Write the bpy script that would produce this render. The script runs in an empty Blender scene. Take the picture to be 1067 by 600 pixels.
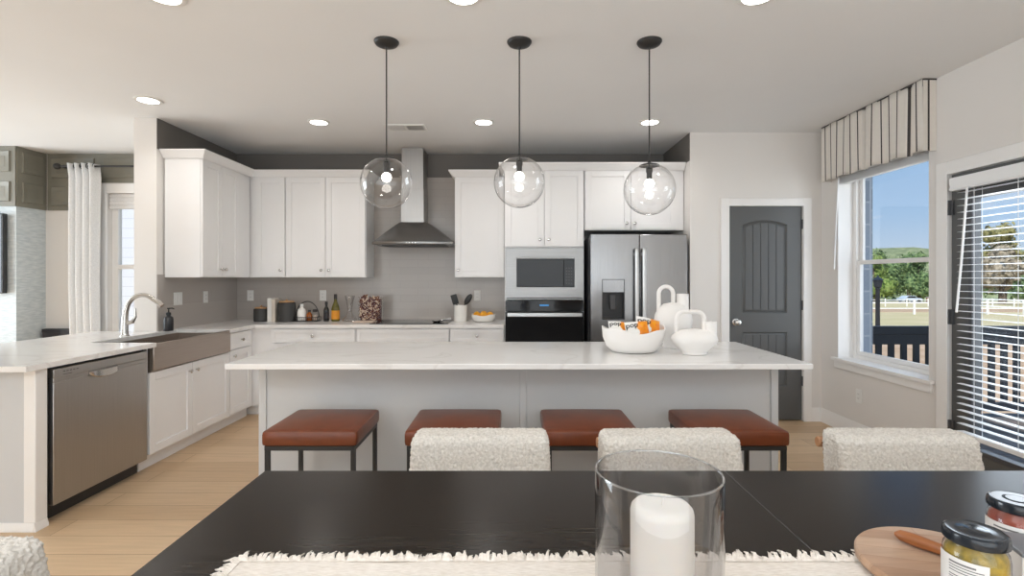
import bpy, bmesh, math, random
from mathutils import Vector, Matrix, noise

C = bpy.context.scene.collection
sc = bpy.context.scene
R = math.radians
random.seed(7)

# ------------------------------------------------------------------ camera, sky, sun, big lights, exposure
CAM_H = 1.36
cam = bpy.data.cameras.new('camera'); cam.lens = 18.0; cam.sensor_width = 36.0
cam.shift_y = -10.5 / 1067.0; cam.clip_start = 0.05; cam.clip_end = 600
camo = bpy.data.objects.new('camera', cam); C.objects.link(camo)
camo.location = (0, 0, CAM_H); camo.rotation_euler = (R(90), 0, 0)
sc.camera = camo

sc.view_settings.view_transform = 'Standard'; sc.view_settings.look = 'None'
sc.view_settings.gamma = 1.0; sc.view_settings.use_curve_mapping = False
sc.view_settings.exposure = 0.2
sc.cycles.use_denoising = True
sc.cycles.max_bounces = 8; sc.cycles.diffuse_bounces = 5; sc.cycles.glossy_bounces = 4
sc.cycles.transparent_max_bounces = 16; sc.cycles.sample_clamp_indirect = 6
sc.cycles.caustics_reflective = False; sc.cycles.caustics_refractive = False

def lin(r, g, b):
    f = lambda c: (c / 255 / 12.92) if c / 255 <= 0.04045 else ((c / 255 + 0.055) / 1.055) ** 2.4
    return (f(r), f(g), f(b), 1.0)

SKY = 0.85
world = bpy.data.worlds.new('sky'); sc.world = world; world.use_nodes = True
wn, wl = world.node_tree.nodes, world.node_tree.links
bg = wn['Background']; bg.inputs['Strength'].default_value = SKY
tc = wn.new('ShaderNodeTexCoord'); sx = wn.new('ShaderNodeSeparateXYZ'); wl.new(tc.outputs['Generated'], sx.inputs[0])
ramp = wn.new('ShaderNodeValToRGB'); wl.new(sx.outputs['Z'], ramp.inputs[0])
e = ramp.color_ramp.elements
e[0].position = 0.0; e[0].color = lin(214, 228, 243); e[1].position = 0.42; e[1].color = lin(116, 170, 226)
m_ = e.new(0.10); m_.color = lin(176, 207, 240)
nz = wn.new('ShaderNodeTexNoise'); nz.inputs['Scale'].default_value = 7.0; nz.inputs['Detail'].default_value = 6
mp = wn.new('ShaderNodeMapping'); mp.inputs['Scale'].default_value = (1, 1, 3.2); mp.inputs['Location'].default_value = (0.31, 0.1, 0)
wl.new(tc.outputs['Generated'], mp.inputs[0]); wl.new(mp.outputs[0], nz.inputs['Vector'])
cr = wn.new('ShaderNodeValToRGB'); cr.color_ramp.elements[0].position = 0.58; cr.color_ramp.elements[0].color = (0, 0, 0, 1)
cr.color_ramp.elements[1].position = 0.74; cr.color_ramp.elements[1].color = (0.8, 0.8, 0.8, 1)
wl.new(nz.outputs['Fac'], cr.inputs[0])
mx = wn.new('ShaderNodeMixRGB'); wl.new(cr.outputs[0], mx.inputs[0]); wl.new(ramp.outputs[0], mx.inputs[1])
mx.inputs[2].default_value = lin(240, 240, 244); wl.new(mx.outputs[0], bg.inputs['Color'])

def light(name, typ, loc, rot, power, col=(1, 1, 1), size=1.0, size_y=None, parent=None, **kw):
    l = bpy.data.lights.new(name, typ); l.energy = power; l.color = col
    if typ == 'AREA':
        l.size = size
        if size_y: l.shape = 'RECTANGLE'; l.size_y = size_y
    for k, v in kw.items(): setattr(l, k, v)
    o = bpy.data.objects.new(name, l); C.objects.link(o); o.location = loc; o.rotation_euler = rot
    if parent: o.parent = parent
    return o
light('sun', 'SUN', (0, 0, 20), (R(48), 0, R(-28)), 4.3, (1, 0.96, 0.88), angle=0.01)
# added fill lamp behind the camera; the wall there has no glazing
light('rear_fill', 'AREA', (-0.8, -2.85, 1.45), (R(100), 0, 0), 105, (0.82, 0.92, 1.0), 7.0, 2.4)
light('ceiling_bounce_fill', 'AREA', (-0.6, -1.3, 1.95), (R(180), 0, 0), 140, (0.78, 0.90, 1.0), 5.0, 1.6)  # added unseen lamp aimed up, so the ceiling bounces soft light
light('living_room_fill', 'AREA', (-7.85, 3.7, 1.4), (R(94), 0, R(-90)), 170, (0.80, 0.91, 1.0), 3.0, 2.2)  # added fill at the closed left wall, no window behind it
light('patio_daylight', 'AREA', (3.6, 2.6, 1.6), (R(90), 0, R(90)), 60, (0.86, 0.93, 1.0), 2.6, 2.0)
CAN_W = 15.0

# ------------------------------------------------------------------ materials
def mat(name, col, rough=0.5, metal=0.0, spec=0.5, coat=0.0):
    m = bpy.data.materials.new(name); m.use_nodes = True
    b = m.node_tree.nodes['Principled BSDF']
    b.inputs['Base Color'].default_value = col; b.inputs['Roughness'].default_value = rough
    b.inputs['Metallic'].default_value = metal; b.inputs['Specular IOR Level'].default_value = spec
    b.inputs['Coat Weight'].default_value = coat
    return m
def nodes(m): return m.node_tree.nodes, m.node_tree.links, m.node_tree.nodes['Principled BSDF']
def coords(m, scale=(1, 1, 1), rot=(0, 0, 0)):
    n, l, b = nodes(m)
    t = n.new('ShaderNodeTexCoord'); p = n.new('ShaderNodeMapping'); p.inputs['Scale'].default_value = scale
    p.inputs['Rotation'].default_value = rot
    l.new(t.outputs['Object'], p.inputs[0]); return p.outputs[0]
def add_noise(m, c1, c2, scale=5, detail=4, mscale=(1, 1, 1), p0=0.35, p1=0.65, bump=0.0, dist=0.01):
    n, l, b = nodes(m); v = coords(m, mscale)
    t = n.new('ShaderNodeTexNoise'); t.inputs['Scale'].default_value = scale; t.inputs['Detail'].default_value = detail
    l.new(v, t.inputs['Vector'])
    r = n.new('ShaderNodeValToRGB'); r.color_ramp.elements[0].position = p0; r.color_ramp.elements[1].position = p1
    r.color_ramp.elements[0].color = c1; r.color_ramp.elements[1].color = c2
    l.new(t.outputs['Fac'], r.inputs[0]); l.new(r.outputs[0], b.inputs['Base Color'])
    if bump:
        bp = n.new('ShaderNodeBump'); bp.inputs['Strength'].default_value = bump; bp.inputs['Distance'].default_value = dist
        l.new(t.outputs['Fac'], bp.inputs['Height']); l.new(bp.outputs[0], b.inputs['Normal'])
    return m
def nmat(name, c1, c2, rough=0.5, metal=0.0, spec=0.5, **kw): return add_noise(mat(name, c1, rough, metal, spec), c1, c2, **kw)
def near(c, d): return (max(c[0] * d, 0), max(c[1] * d, 0), max(c[2] * d, 0), 1)
def plain(name, col, rough=0.5, metal=0.0, spec=0.5, var=0.95, scale=6, **kw):
    return nmat(name, near(col, var), col, rough, metal, spec, scale=scale, **kw)
def glass(name, tint=(0.97, 0.98, 0.98), ior=1.45, boost=1.0):
    m = bpy.data.materials.new(name); m.use_nodes = True; n, l = m.node_tree.nodes, m.node_tree.links
    n.remove(n['Principled BSDF']); out = n['Material Output']
    t = n.new('ShaderNodeBsdfTransparent'); t.inputs[0].default_value = (*tint, 1)
    g = n.new('ShaderNodeBsdfGlossy'); g.inputs['Roughness'].default_value = 0.01
    f = n.new('ShaderNodeFresnel'); geo = n.new('ShaderNodeNewGeometry')   # the same reflectance from either side of a thin pane
    q = n.new('ShaderNodeMath'); q.operation = 'MULTIPLY_ADD'; q.inputs[1].default_value = 1 / ior - ior; q.inputs[2].default_value = ior
    l.new(geo.outputs['Backfacing'], q.inputs[0]); l.new(q.outputs[0], f.inputs[0])
    k = n.new('ShaderNodeMath'); k.operation = 'MULTIPLY'; k.inputs[1].default_value = boost; k.use_clamp = True
    x = n.new('ShaderNodeMixShader'); l.new(f.outputs[0], k.inputs[0]); l.new(k.outputs[0], x.inputs[0])
    l.new(t.outputs[0], x.inputs[1]); l.new(g.outputs[0], x.inputs[2]); l.new(x.outputs[0], out.inputs[0]); return m
def emit(name, col, s):
    m = mat(name, col, 0.5); b = nodes(m)[2]
    b.inputs['Emission Color'].default_value = col; b.inputs['Emission Strength'].default_value = s; return m
def brick(m, c1, c2, mortar, w, h, msize, rot=(0, 0, 0), bump=0.0, grain=0.0, bias=0.0, gscale=(1, 14, 1)):
    n, l, b = nodes(m); v = coords(m, (1, 1, 1), rot)
    t = n.new('ShaderNodeTexBrick'); t.inputs['Color1'].default_value = c1; t.inputs['Color2'].default_value = c2
    t.inputs['Mortar'].default_value = mortar; t.inputs['Scale'].default_value = 1; t.inputs['Mortar Size'].default_value = msize
    t.inputs['Brick Width'].default_value = w; t.inputs['Row Height'].default_value = h; t.inputs['Bias'].default_value = bias
    t.inputs['Mortar Smooth'].default_value = 0.2; t.offset = 0.37
    l.new(v, t.inputs['Vector']); col = t.outputs['Color']
    if grain:
        gv = coords(m, gscale, rot); g = n.new('ShaderNodeTexNoise'); g.inputs['Scale'].default_value = 3.2; g.inputs['Detail'].default_value = 7
        g.inputs['Distortion'].default_value = 0.6
        l.new(gv, g.inputs['Vector']); r = n.new('ShaderNodeValToRGB')
        r.color_ramp.elements[0].position = 0.3; r.color_ramp.elements[0].color = (1 - grain,) * 3 + (1,)
        r.color_ramp.elements[1].position = 0.7; r.color_ramp.elements[1].color = (1, 1, 1, 1)
        l.new(g.outputs['Fac'], r.inputs[0]); x = n.new('ShaderNodeMixRGB'); x.blend_type = 'MULTIPLY'; x.inputs[0].default_value = 1
        l.new(col, x.inputs[1]); l.new(r.outputs[0], x.inputs[2]); col = x.outputs[0]
    l.new(col, b.inputs['Base Color'])
    if bump:
        bp = n.new('ShaderNodeBump'); bp.inputs['Strength'].default_value = bump; bp.inputs['Distance'].default_value = 0.003
        l.new(t.outputs['Fac'], bp.inputs['Height']); bp.invert = True; l.new(bp.outputs[0], b.inputs['Normal'])
    return m

M = {}
M['wall'] = plain('wall paint', lin(228, 223, 218), 0.6, var=0.985, scale=2)
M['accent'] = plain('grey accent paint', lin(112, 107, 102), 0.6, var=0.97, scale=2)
M['ceiling'] = plain('ceiling paint', lin(238, 237, 236), 0.8, var=0.985, scale=1.5)
M['trim'] = plain('white trim', lin(240, 237, 234), 0.4, var=0.99)
M['cab'] = plain('white cabinet paint', lin(240, 238, 237), 0.32, var=0.99)
M['grey_panel'] = plain('light grey panel paint', lin(206, 206, 206), 0.5, var=0.985, scale=2)
M['floor'] = brick(mat('oak planks', lin(200, 165, 128), 0.42), lin(218, 188, 152), lin(200, 168, 132), lin(164, 134, 104), 1.22, 0.18, 0.0022, grain=0.14, gscale=(1, 14, 1))
M['tile'] = brick(mat('glossy grey tile', lin(176, 168, 161), 0.16), lin(182, 174, 167), lin(178, 170, 163), lin(172, 164, 157), 0.31, 0.078, 0.002, rot=(R(90), 0, 0), bump=0.15)
M['tile_side'] = brick(mat('glossy grey side tile', lin(176, 168, 161), 0.16), lin(182, 174, 167), lin(178, 170, 163), lin(172, 164, 157), 0.31, 0.078, 0.002, rot=(R(90), 0, R(90)), bump=0.15)
def quartz():
    m = mat('white veined quartz', lin(236, 233, 230), 0.14); n, l, b = nodes(m)
    v = coords(m, (0.8, 1.3, 1)); t = n.new('ShaderNodeTexNoise'); t.inputs['Scale'].default_value = 1.5; t.inputs['Detail'].default_value = 6
    t.inputs['Distortion'].default_value = 1.2; l.new(v, t.inputs['Vector'])
    r = n.new('ShaderNodeValToRGB'); e = r.color_ramp.elements
    e[0].position = 0.0; e[0].color = lin(238, 235, 232); e[1].position = 1.0; e[1].color = lin(236, 233, 230)
    for p, c in ((0.47, lin(238, 235, 232)), (0.492, lin(228, 224, 220)), (0.515, lin(238, 235, 232))):
        q = e.new(p); q.color = c
    l.new(t.outputs['Fac'], r.inputs[0]); l.new(r.outputs[0], b.inputs['Base Color']); return m
M['quartz'] = quartz()
M['steel'] = nmat('brushed steel', (0.285, 0.285, 0.29, 1), (0.315, 0.315, 0.32, 1), 0.24, 1.0, scale=6, mscale=(30, 30, 0.4))
M['steel_satin'] = nmat('satin steel', (0.43, 0.42, 0.41, 1), (0.455, 0.445, 0.435, 1), 0.34, 1.0, scale=6, mscale=(30, 30, 0.4))
M['steel_h'] = nmat('brushed steel horizontal', (0.25, 0.245, 0.24, 1), (0.275, 0.27, 0.265, 1), 0.3, 1.0, scale=6, mscale=(0.6, 0.6, 40))
M['bronze'] = nmat('warm dark steel', (0.40, 0.345, 0.305, 1), (0.43, 0.375, 0.335, 1), 0.36, 1.0, scale=6, mscale=(0.6, 0.6, 40))
M['nickel'] = plain('brushed nickel', (0.62, 0.6, 0.57, 1), 0.25, 1.0)
M['bright_steel'] = plain('bright steel', (0.55, 0.55, 0.55, 1), 0.3, 1.0)
M['black_glass'] = plain('black glass', (0.010, 0.010, 0.011, 1), 0.06, spec=0.3, var=0.9)
M['black_metal'] = plain('black metal', (0.022, 0.021, 0.02, 1), 0.42, spec=0.4)
M['dark_plastic'] = plain('dark plastic', (0.03, 0.03, 0.032, 1), 0.4)
M['dark_grey'] = plain('dark grey shell', lin(78, 78, 80), 0.5)
M['door_grey'] = plain('charcoal door paint', lin(88, 88, 87), 0.42, var=0.98)
M['leather'] = nmat('cognac leather', lin(98, 47, 22), lin(117, 57, 28), 0.34, spec=0.5, scale=9, bump=0.12, dist=0.004)
M['boucle'] = nmat('ivory boucle', lin(200, 193, 184), lin(224, 218, 210), 0.95, spec=0.1, scale=120, bump=0.5, dist=0.004)
M['chair_wood'] = nmat('oak chair frame', lin(168, 120, 84), lin(190, 142, 104), 0.45, scale=5, mscale=(1, 1, 8))
M['table'] = nmat('black stained wood', (0.019, 0.0145, 0.0115, 1), (0.028, 0.0215, 0.017, 1), 0.24, spec=0.14, scale=4, mscale=(1, 16, 16))
M['linen'] = nmat('cream cotton', lin(214, 203, 192), lin(232, 223, 214), 0.95, spec=0.1, scale=60, mscale=(1, 6, 1), bump=0.3, dist=0.002)
M['wax'] = plain('ivory wax', lin(234, 228, 220), 0.75, spec=0.15, var=0.98)
nodes(M['wax'])[2].inputs['Subsurface Weight'].default_value = 0.25
nodes(M['wax'])[2].inputs['Subsurface Radius'].default_value = (0.02, 0.015, 0.01)
M['board'] = brick(mat('acacia board', lin(170, 116, 78), 0.4), lin(204, 172, 146), lin(178, 138, 108), lin(162, 122, 94), 40.0, 0.042, 0.0006, rot=(0, 0, R(14)), grain=0.25, gscale=(1.5, 12, 1))
M['spoon_wood'] = nmat('brown wooden handle', lin(140, 82, 42), lin(170, 106, 60), 0.35, scale=6, mscale=(1, 8, 8))
M['ceramic'] = plain('matte white ceramic', lin(238, 234, 230), 0.55, var=0.98)
M['gloss_white'] = plain('glossy white ceramic', lin(240, 236, 230), 0.25, var=0.99)
M['glass'] = glass('clear glass')
M['smoke_glass'] = glass('hurricane glass', (0.90, 0.90, 0.905), 1.5, 1.3)
M['globe_glass'] = glass('globe glass', (0.975, 0.975, 0.975), 1.5, 1.7)
M['pane'] = glass('window pane', (0.97, 0.98, 0.985), 1.35)
M['bulb'] = emit('lit bulb', (1, 0.95, 0.88, 1), 9)
M['can'] = emit('lit lens', (1, 0.96, 0.9, 1), 9)
M['display'] = emit('blue display', lin(60, 130, 190), 0.5)
M['stripe'] = None
M['olive'] = nmat('olive grey panelling', lin(122, 118, 106), lin(130, 126, 114), 0.5, scale=3)
M['mosaic'] = nmat('pale split stone', lin(186, 194, 197), lin(208, 213, 214), 0.5, scale=7, detail=6, mscale=(1.6, 1.6, 9), bump=0.4, dist=0.01)
M['curtain'] = nmat('white linen curtain', lin(226, 224, 222), lin(236, 234, 232), 0.9, spec=0.1, scale=80)
M['white_plastic'] = plain('white plastic', lin(236, 234, 230), 0.35, var=0.99)
M['blind'] = plain('white blind slats', lin(240, 240, 240), 0.4, var=0.99)
M['navy'] = plain('dark navy paint', lin(34, 40, 50), 0.5)
M['blue_brick'] = brick(mat('blue grey brick', lin(120, 130, 145), 0.8), lin(126, 136, 150), lin(106, 116, 130), lin(150, 156, 164), 0.2, 0.07, 0.008, rot=(R(90), 0, R(90)))
M['deck'] = brick(mat('deck boards', lin(120, 110, 104), 0.7), lin(124, 114, 108), lin(110, 102, 96), lin(60, 56, 52), 3.0, 0.14, 0.004, grain=0.2)
M['field'] = nmat('dry grass field', lin(214, 196, 158), lin(200, 186, 142), 0.95, spec=0.1, scale=0.35, detail=8)
M['dirt'] = nmat('pale dirt', lin(206, 176, 148), lin(188, 156, 126), 0.95, spec=0.1, scale=1.2, detail=8)
M['road'] = nmat('pale road', lin(176, 172, 168), lin(188, 184, 180), 0.9, scale=1)
M['hill'] = nmat('wooded hillside', lin(122, 132, 98), lin(160, 166, 126), 0.95, spec=0.1, scale=0.5, detail=10, bump=1.0, dist=1.5)
def leafy(name, a, b): return nmat(name, a, b, 0.8, spec=0.15, scale=2.2, detail=3, p0=0.4, p1=0.6)
M['leaf_green'] = leafy('dark green foliage', lin(74, 98, 64), lin(128, 148, 98))
M['leaf_light'] = leafy('light green foliage', lin(92, 116, 56), lin(140, 156, 88))
M['leaf_olive'] = leafy('olive foliage', lin(120, 116, 72), lin(160, 152, 104))
M['leaf_bare'] = leafy('bare grey brown twigs', lin(132, 122, 106), lin(172, 160, 142))
M['bark'] = nmat('bark', lin(84, 72, 60), lin(110, 96, 82), 0.9, scale=8, mscale=(4, 4, 1))
M['siding'] = brick(mat('pale siding', lin(214, 214, 220), 0.6), lin(216, 216, 222), lin(214, 214, 220), lin(190, 190, 198), 30, 0.18, 0.006, rot=(R(90), 0, 0))
M['roof'] = plain('roof shingle', lin(100, 96, 94), 0.9)
M['canister'] = plain('dark grey stoneware', lin(62, 60, 58), 0.6)
M['lid_wood'] = nmat('light wood lid', lin(186, 140, 96), lin(204, 160, 116), 0.5, scale=6, mscale=(1, 8, 1))
M['book_white'] = plain('white book cloth', lin(228, 224, 218), 0.6)
M['book_cream'] = plain('cream book cloth', lin(212, 200, 186), 0.6)
M['paper'] = plain('page paper', lin(236, 230, 220), 0.8)
M['bottle_dark'] = plain('dark bottle glass', (0.012, 0.012, 0.012, 1), 0.1)
M['bottle_green'] = plain('olive green bottle glass', lin(92, 84, 26), 0.1)
M['orange_label'] = plain('orange paper label', lin(226, 148, 40), 0.6)
M['amber'] = plain('amber glass', lin(150, 78, 18), 0.12)
M['brown_cap'] = plain('dark cap', lin(40, 30, 26), 0.4)
M['cork_a'] = plain('dark red chips', lin(96, 44, 36), 0.7, var=0.7, scale=30)
M['cork_b'] = plain('cream chips', lin(216, 190, 164), 0.7, var=0.8, scale=30)
M['cork_c'] = plain('brown chips', lin(140, 92, 62), 0.7, var=0.7, scale=30)
M['marble'] = nmat('pinkish board', lin(216, 196, 180), lin(196, 172, 154), 0.4, scale=8)
M['orange'] = nmat('orange peel', lin(238, 156, 20), lin(244, 176, 40), 0.45, scale=60, bump=0.15, dist=0.002)
M['bag_white'] = plain('white snack film', lin(240, 238, 234), 0.28)
M['bag_orange'] = nmat('orange snack film', lin(240, 160, 20), lin(232, 128, 14), 0.28, scale=40)
M['ink'] = plain('black ink', (0.012, 0.012, 0.012, 1), 0.5)
M['grey_ink'] = plain('grey ink', lin(112, 110, 108), 0.6)
M['label_white'] = plain('white paper label', lin(226, 222, 218), 0.55)
M['relish'] = nmat('yellow green relish', lin(172, 140, 44), lin(112, 96, 30), 0.35, scale=55, detail=3)
M['salsa'] = nmat('red salsa', lin(150, 66, 44), lin(112, 40, 28), 0.35, scale=45, detail=3)
M['lid_navy'] = plain('glossy dark lid', (0.014, 0.018, 0.024, 1), 0.14)
M['lid_silver'] = plain('pale lid top', (0.52, 0.53, 0.54, 1), 0.25, 0.6)
M['carton'] = plain('dark carton', lin(44, 42, 46), 0.5)
M['carton_top'] = plain('grey carton top', lin(120, 122, 126), 0.35)
M['tv'] = plain('black screen', (0.02, 0.02, 0.022, 1), 0.12)
M['car_paint'] = plain('pale blue car paint', lin(196, 206, 216), 0.25)
M['rubber'] = plain('rubber', (0.02, 0.02, 0.02, 1), 0.8)
M['red_brick'] = plain('reddish brick', lin(150, 98, 74), 0.9, var=0.8, scale=3)
def stripe_mat():
    return plain('beige valance cloth', lin(226, 219, 210), 0.9, var=0.97, scale=30)
M['stripe'] = stripe_mat()
M['stripe_dark'] = plain('charcoal woven stripe', lin(74, 68, 66), 0.9)

# ------------------------------------------------------------------ helpers
class MB:
    """collects shapes into one mesh; f maps (u, d, z) to the parent's or the world's frame"""
    def __init__(s, f=None): s.b = bmesh.new(); s.f = f or (lambda x, y, z: (x, y, z)); s.mats = []; s.cur = 0
    def v(s, x, y, z): return s.b.verts.new(s.f(x, y, z))
    def face(s, vs):
        try:
            fc = s.b.faces.new(vs); fc.material_index = s.cur; return fc
        except ValueError: pass
    def m(s, i): s.cur = i; return s
    def box(s, x0, x1, y0, y1, z0, z1):
        q = [s.v(x, y, z) for x in (x0, x1) for y in (y0, y1) for z in (z0, z1)]
        for i in ((0, 1, 3, 2), (4, 6, 7, 5), (0, 4, 5, 1), (2, 3, 7, 6), (0, 2, 6, 4), (1, 5, 7, 3)): s.face([q[k] for k in i])
        return s
    def rings(s, rs, close=True, cap0=True, cap1=True):
        R_ = [[s.v(*p) for p in r] for r in rs]; n = len(R_[0])
        for a, b in zip(R_, R_[1:]):
            for i in range(n if close else n - 1): s.face([a[i], a[(i + 1) % n], b[(i + 1) % n], b[i]])
        if cap0: s.face(R_[0][::-1])
        if cap1: s.face(R_[-1])
        return s
    def lathe(s, prof, c=(0, 0, 0), seg=32, sx=1.0, sy=1.0, cap0=True, cap1=True):
        return s.rings([[(c[0] + r * sx * math.cos(2 * math.pi * i / seg), c[1] + r * sy * math.sin(2 * math.pi * i / seg), c[2] + z) for i in range(seg)] for r, z in prof], True, cap0, cap1)
    def tube(s, pts, r, seg=10, closed=False, flat=1.0):
        P = [Vector(p) for p in pts]; n = len(P); rs = []; prev = None
        for i, p in enumerate(P):
            if closed: t = P[(i + 1) % n] - P[i - 1]
            else: t = P[min(i + 1, n - 1)] - P[max(i - 1, 0)]
            t.normalize()
            if prev is None:
                a = Vector((0, 0, 1)) if abs(t.z) < 0.9 else Vector((1, 0, 0)); a = (a - t * a.dot(t)).normalized()
            else: a = (prev - t * prev.dot(t)).normalized()
            prev = a; b = t.cross(a); rr = r[i] if isinstance(r, (list, tuple)) else r
            rs.append([tuple(p + a * rr * math.cos(2 * math.pi * k / seg) + b * rr * flat * math.sin(2 * math.pi * k / seg)) for k in range(seg)])
        if closed: rs.append(rs[0]); return s.rings(rs, True, False, False)
        return s.rings(rs)
    def cyl(s, p0, p1, r, seg=20, r1=None): return s.tube([p0, p1], [r, r if r1 is None else r1], seg)
    def ball(s, c, r, seg=16, sz=1.0, sx=1.0, sy=1.0):
        n = max(6, seg // 2); pr = [(max(r * math.sin(math.pi * i / n), 1e-4), -r * sz * math.cos(math.pi * i / n)) for i in range(n + 1)]
        return s.lathe(pr, c, seg, sx, sy)
    def prism(s, poly, a0, a1, axis='z'):
        def q(p, a): return {'z': (p[0], p[1], a), 'y': (p[0], a, p[1]), 'x': (a, p[0], p[1])}[axis]
        return s.rings([[q(p, a0) for p in poly], [q(p, a1) for p in poly]])
    def rbox(s, c, size, r, step=0.03, xf=None):
        """rounded box made of an even grid"""
        h = [k / 2 for k in size]; seen = {}
        def vert(p):
            key = tuple(round(k, 5) for k in p)
            if key not in seen:
                q = Vector(p); i = Vector([max(-h[k] + r, min(h[k] - r, q[k])) for k in range(3)]); d = q - i
                if d.length > 1e-9: q = i + d.normalized() * r
                if xf: q = xf(q)
                seen[key] = s.v(c[0] + q.x, c[1] + q.y, c[2] + q.z)
            return seen[key]
        n = [max(2, int(round(k / step))) for k in size]
        def spread(k, j):
            t = j / n[k]; return -h[k] + 2 * h[k] * t
        for ax in range(3):
            u, w = [k for k in range(3) if k != ax]
            for sg in (-1, 1):
                for a in range(n[u]):
                    for b in range(n[w]):
                        vs = []
                        for da, db in ((0, 0), (1, 0), (1, 1), (0, 1)):
                            p = [0, 0, 0]; p[ax] = sg * h[ax]; p[u] = spread(u, a + da); p[w] = spread(w, b + db); vs.append(vert(p))
                        s.face(vs)
        return s
    def build(s, name, m, parent=None, local=True, bevel=0.0, smooth=True, kind=None, puff=None):
        bmesh.ops.recalc_face_normals(s.b, faces=s.b.faces[:])
        if puff:
            s.b.normal_update(); sca, amp = puff
            mv = []
            for v in s.b.verts:
                d = noise.voronoi(v.co * sca)[0]; mv.append((v, v.normal * amp * (0.55 - d[0] * 1.1)))
            for v, o in mv: v.co += o
        if parent is not None and not local:
            off = Vector(parent.location); p = parent.parent
            while p: off += Vector(p.location); p = p.parent
            for v in s.b.verts: v.co -= off
        me = bpy.data.meshes.new(name); s.b.to_mesh(me); s.b.free()
        for mm in (m if isinstance(m, (list, tuple)) else [m]): me.materials.append(M[mm] if isinstance(mm, str) else mm)
        if smooth:
            me.polygons.foreach_set('use_smooth', [True] * len(me.polygons)); me.set_sharp_from_angle(angle=R(38))
        o = bpy.data.objects.new(name, me); C.objects.link(o)
        if parent is not None: o.parent = parent
        if bevel:
            b = o.modifiers.new('bevel', 'BEVEL'); b.width = bevel; b.segments = 2; b.limit_method = 'ANGLE'
        if kind: o['kind'] = kind
        return o
def tag(o, label, cat, group=None, kind=None):
    o['label'] = label; o['category'] = cat
    if group: o['group'] = group
    if kind: o['kind'] = kind
    return o
def thing(name, label, cat, loc=(0, 0, 0), rz=0.0, group=None):
    o = bpy.data.objects.new(name, None); C.objects.link(o); o.empty_display_size = 0.05
    o.location = loc; o.rotation_euler = (0, 0, rz); return tag(o, label, cat, group)
def struct(o, label=None):
    o['kind'] = 'structure'
    if label: o['label'] = label
    return o
def dup(root, loc, rz, label):
    r = root.copy(); C.objects.link(r); r.location = loc; r.rotation_euler = (0, 0, rz); r['label'] = label
    for ch in list(root.children):
        c = ch.copy(); C.objects.link(c); c.parent = r
        for g in list(ch.children):
            d = g.copy(); C.objects.link(d); d.parent = c
    return r
def arc(cx, cz, r, a0, a1, n, rz=None):
    return [(cx + r * math.cos(R(a0 + (a1 - a0) * i / n)), cz + (rz or r) * math.sin(R(a0 + (a1 - a0) * i / n))) for i in range(n + 1)]

# ------------------------------------------------------------------ the room
CEIL = 2.74; BACK = 5.70; PANTRY = 4.86; RW = 2.937; LW = -3.065; LWE = 4.415; ALC = 1.69
struct(MB().box(-8.1, 3.14, -3.1, 5.9, -0.12, 0.0).build('floor', 'floor'), 'light oak plank floor')
struct(MB().box(-8.1, 3.14, -3.1, 5.9, CEIL, CEIL + 0.15).build('ceiling', 'ceiling'), 'plain white ceiling')
WX0, WX1, WZ0, WZ1 = -4.50, -3.55, 0.62, 2.30           # living-room window
w = MB()
w.box(-8.1, WX0, BACK, 5.9, 0, CEIL); w.box(WX0, WX1, BACK, 5.9, 0, WZ0); w.box(WX0, WX1, BACK, 5.9, WZ1, CEIL); w.box(WX1, 3.14, BACK, 5.9, 0, CEIL)
struct(w.build('wall_back', 'wall'), 'beige painted back wall of kitchen and living room')
struct(MB().box(-8.1, -7.95, -3.1, BACK, 0, CEIL).build('wall_left', 'wall'))
struct(MB().box(-7.95, 3.14, -3.1, -2.95, 0, CEIL).build('wall_front', 'wall'))
struct(MB().box(LW - 0.195, LW, LWE, BACK, 0, CEIL).build('wall_divider', 'wall'), 'beige wall end dividing kitchen from living room')
DX0, DX1, DZ = 2.054, 2.764, 2.045                       # pantry door
w = MB(); w.box(ALC, DX0, PANTRY, PANTRY + 0.12, 0, CEIL); w.box(DX0, DX1, PANTRY, PANTRY + 0.12, DZ, CEIL); w.box(DX1, RW, PANTRY, PANTRY + 0.12, 0, CEIL)
w.box(ALC, ALC + 0.12, PANTRY + 0.12, BACK, 0, CEIL)
struct(w.build('wall_pantry', 'wall'), 'beige wall holding the charcoal pantry door')
RY0, RY1, RZ0, RZ1 = 3.605, 4.615, 0.64, 2.33            # right window
PY0, PY1, PZ = 2.45, 3.44, 2.055                          # patio door
w = MB()
w.box(RW, RW + 0.2, RY1, 5.9, 0, CEIL); w.box(RW, RW + 0.2, RY0, RY1, 0, RZ0); w.box(RW, RW + 0.2, RY0, RY1, RZ1, CEIL)
w.box(RW, RW + 0.2, PY1, RY0, 0, CEIL); w.box(RW, RW + 0.2, PY0, PY1, PZ, CEIL); w.box(RW, RW + 0.2, -3.1, PY0, 0, CEIL)
struct(w.build('wall_right', 'wall'), 'beige right wall with window and patio door')
# dark grey band of paint above the cabinets
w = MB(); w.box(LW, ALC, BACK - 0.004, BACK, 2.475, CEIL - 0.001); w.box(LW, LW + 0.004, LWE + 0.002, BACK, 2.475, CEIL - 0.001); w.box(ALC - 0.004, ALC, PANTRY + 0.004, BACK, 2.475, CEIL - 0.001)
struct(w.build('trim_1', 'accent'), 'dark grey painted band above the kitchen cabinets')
w = MB(); w.box(LW + 0.01, -0.075, BACK - 0.010, BACK - 0.004, 0.90, 2.475)
struct(w.build('trim_2', 'tile'), 'grey tiled backsplash on the back wall')
w = MB(); w.box(LW, LW + 0.010, LWE + 0.002, BACK - 0.01, 0.90, 1.39)
struct(w.build('trim_3', 'tile_side'), 'grey tiled backsplash on the side wall')
def base_prof(h=0.13): return [(0, 0), (0.014, 0), (0.014, h - 0.03), (0.008, h - 0.012), (0.006, h), (0, h)]
w = MB()
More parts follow.
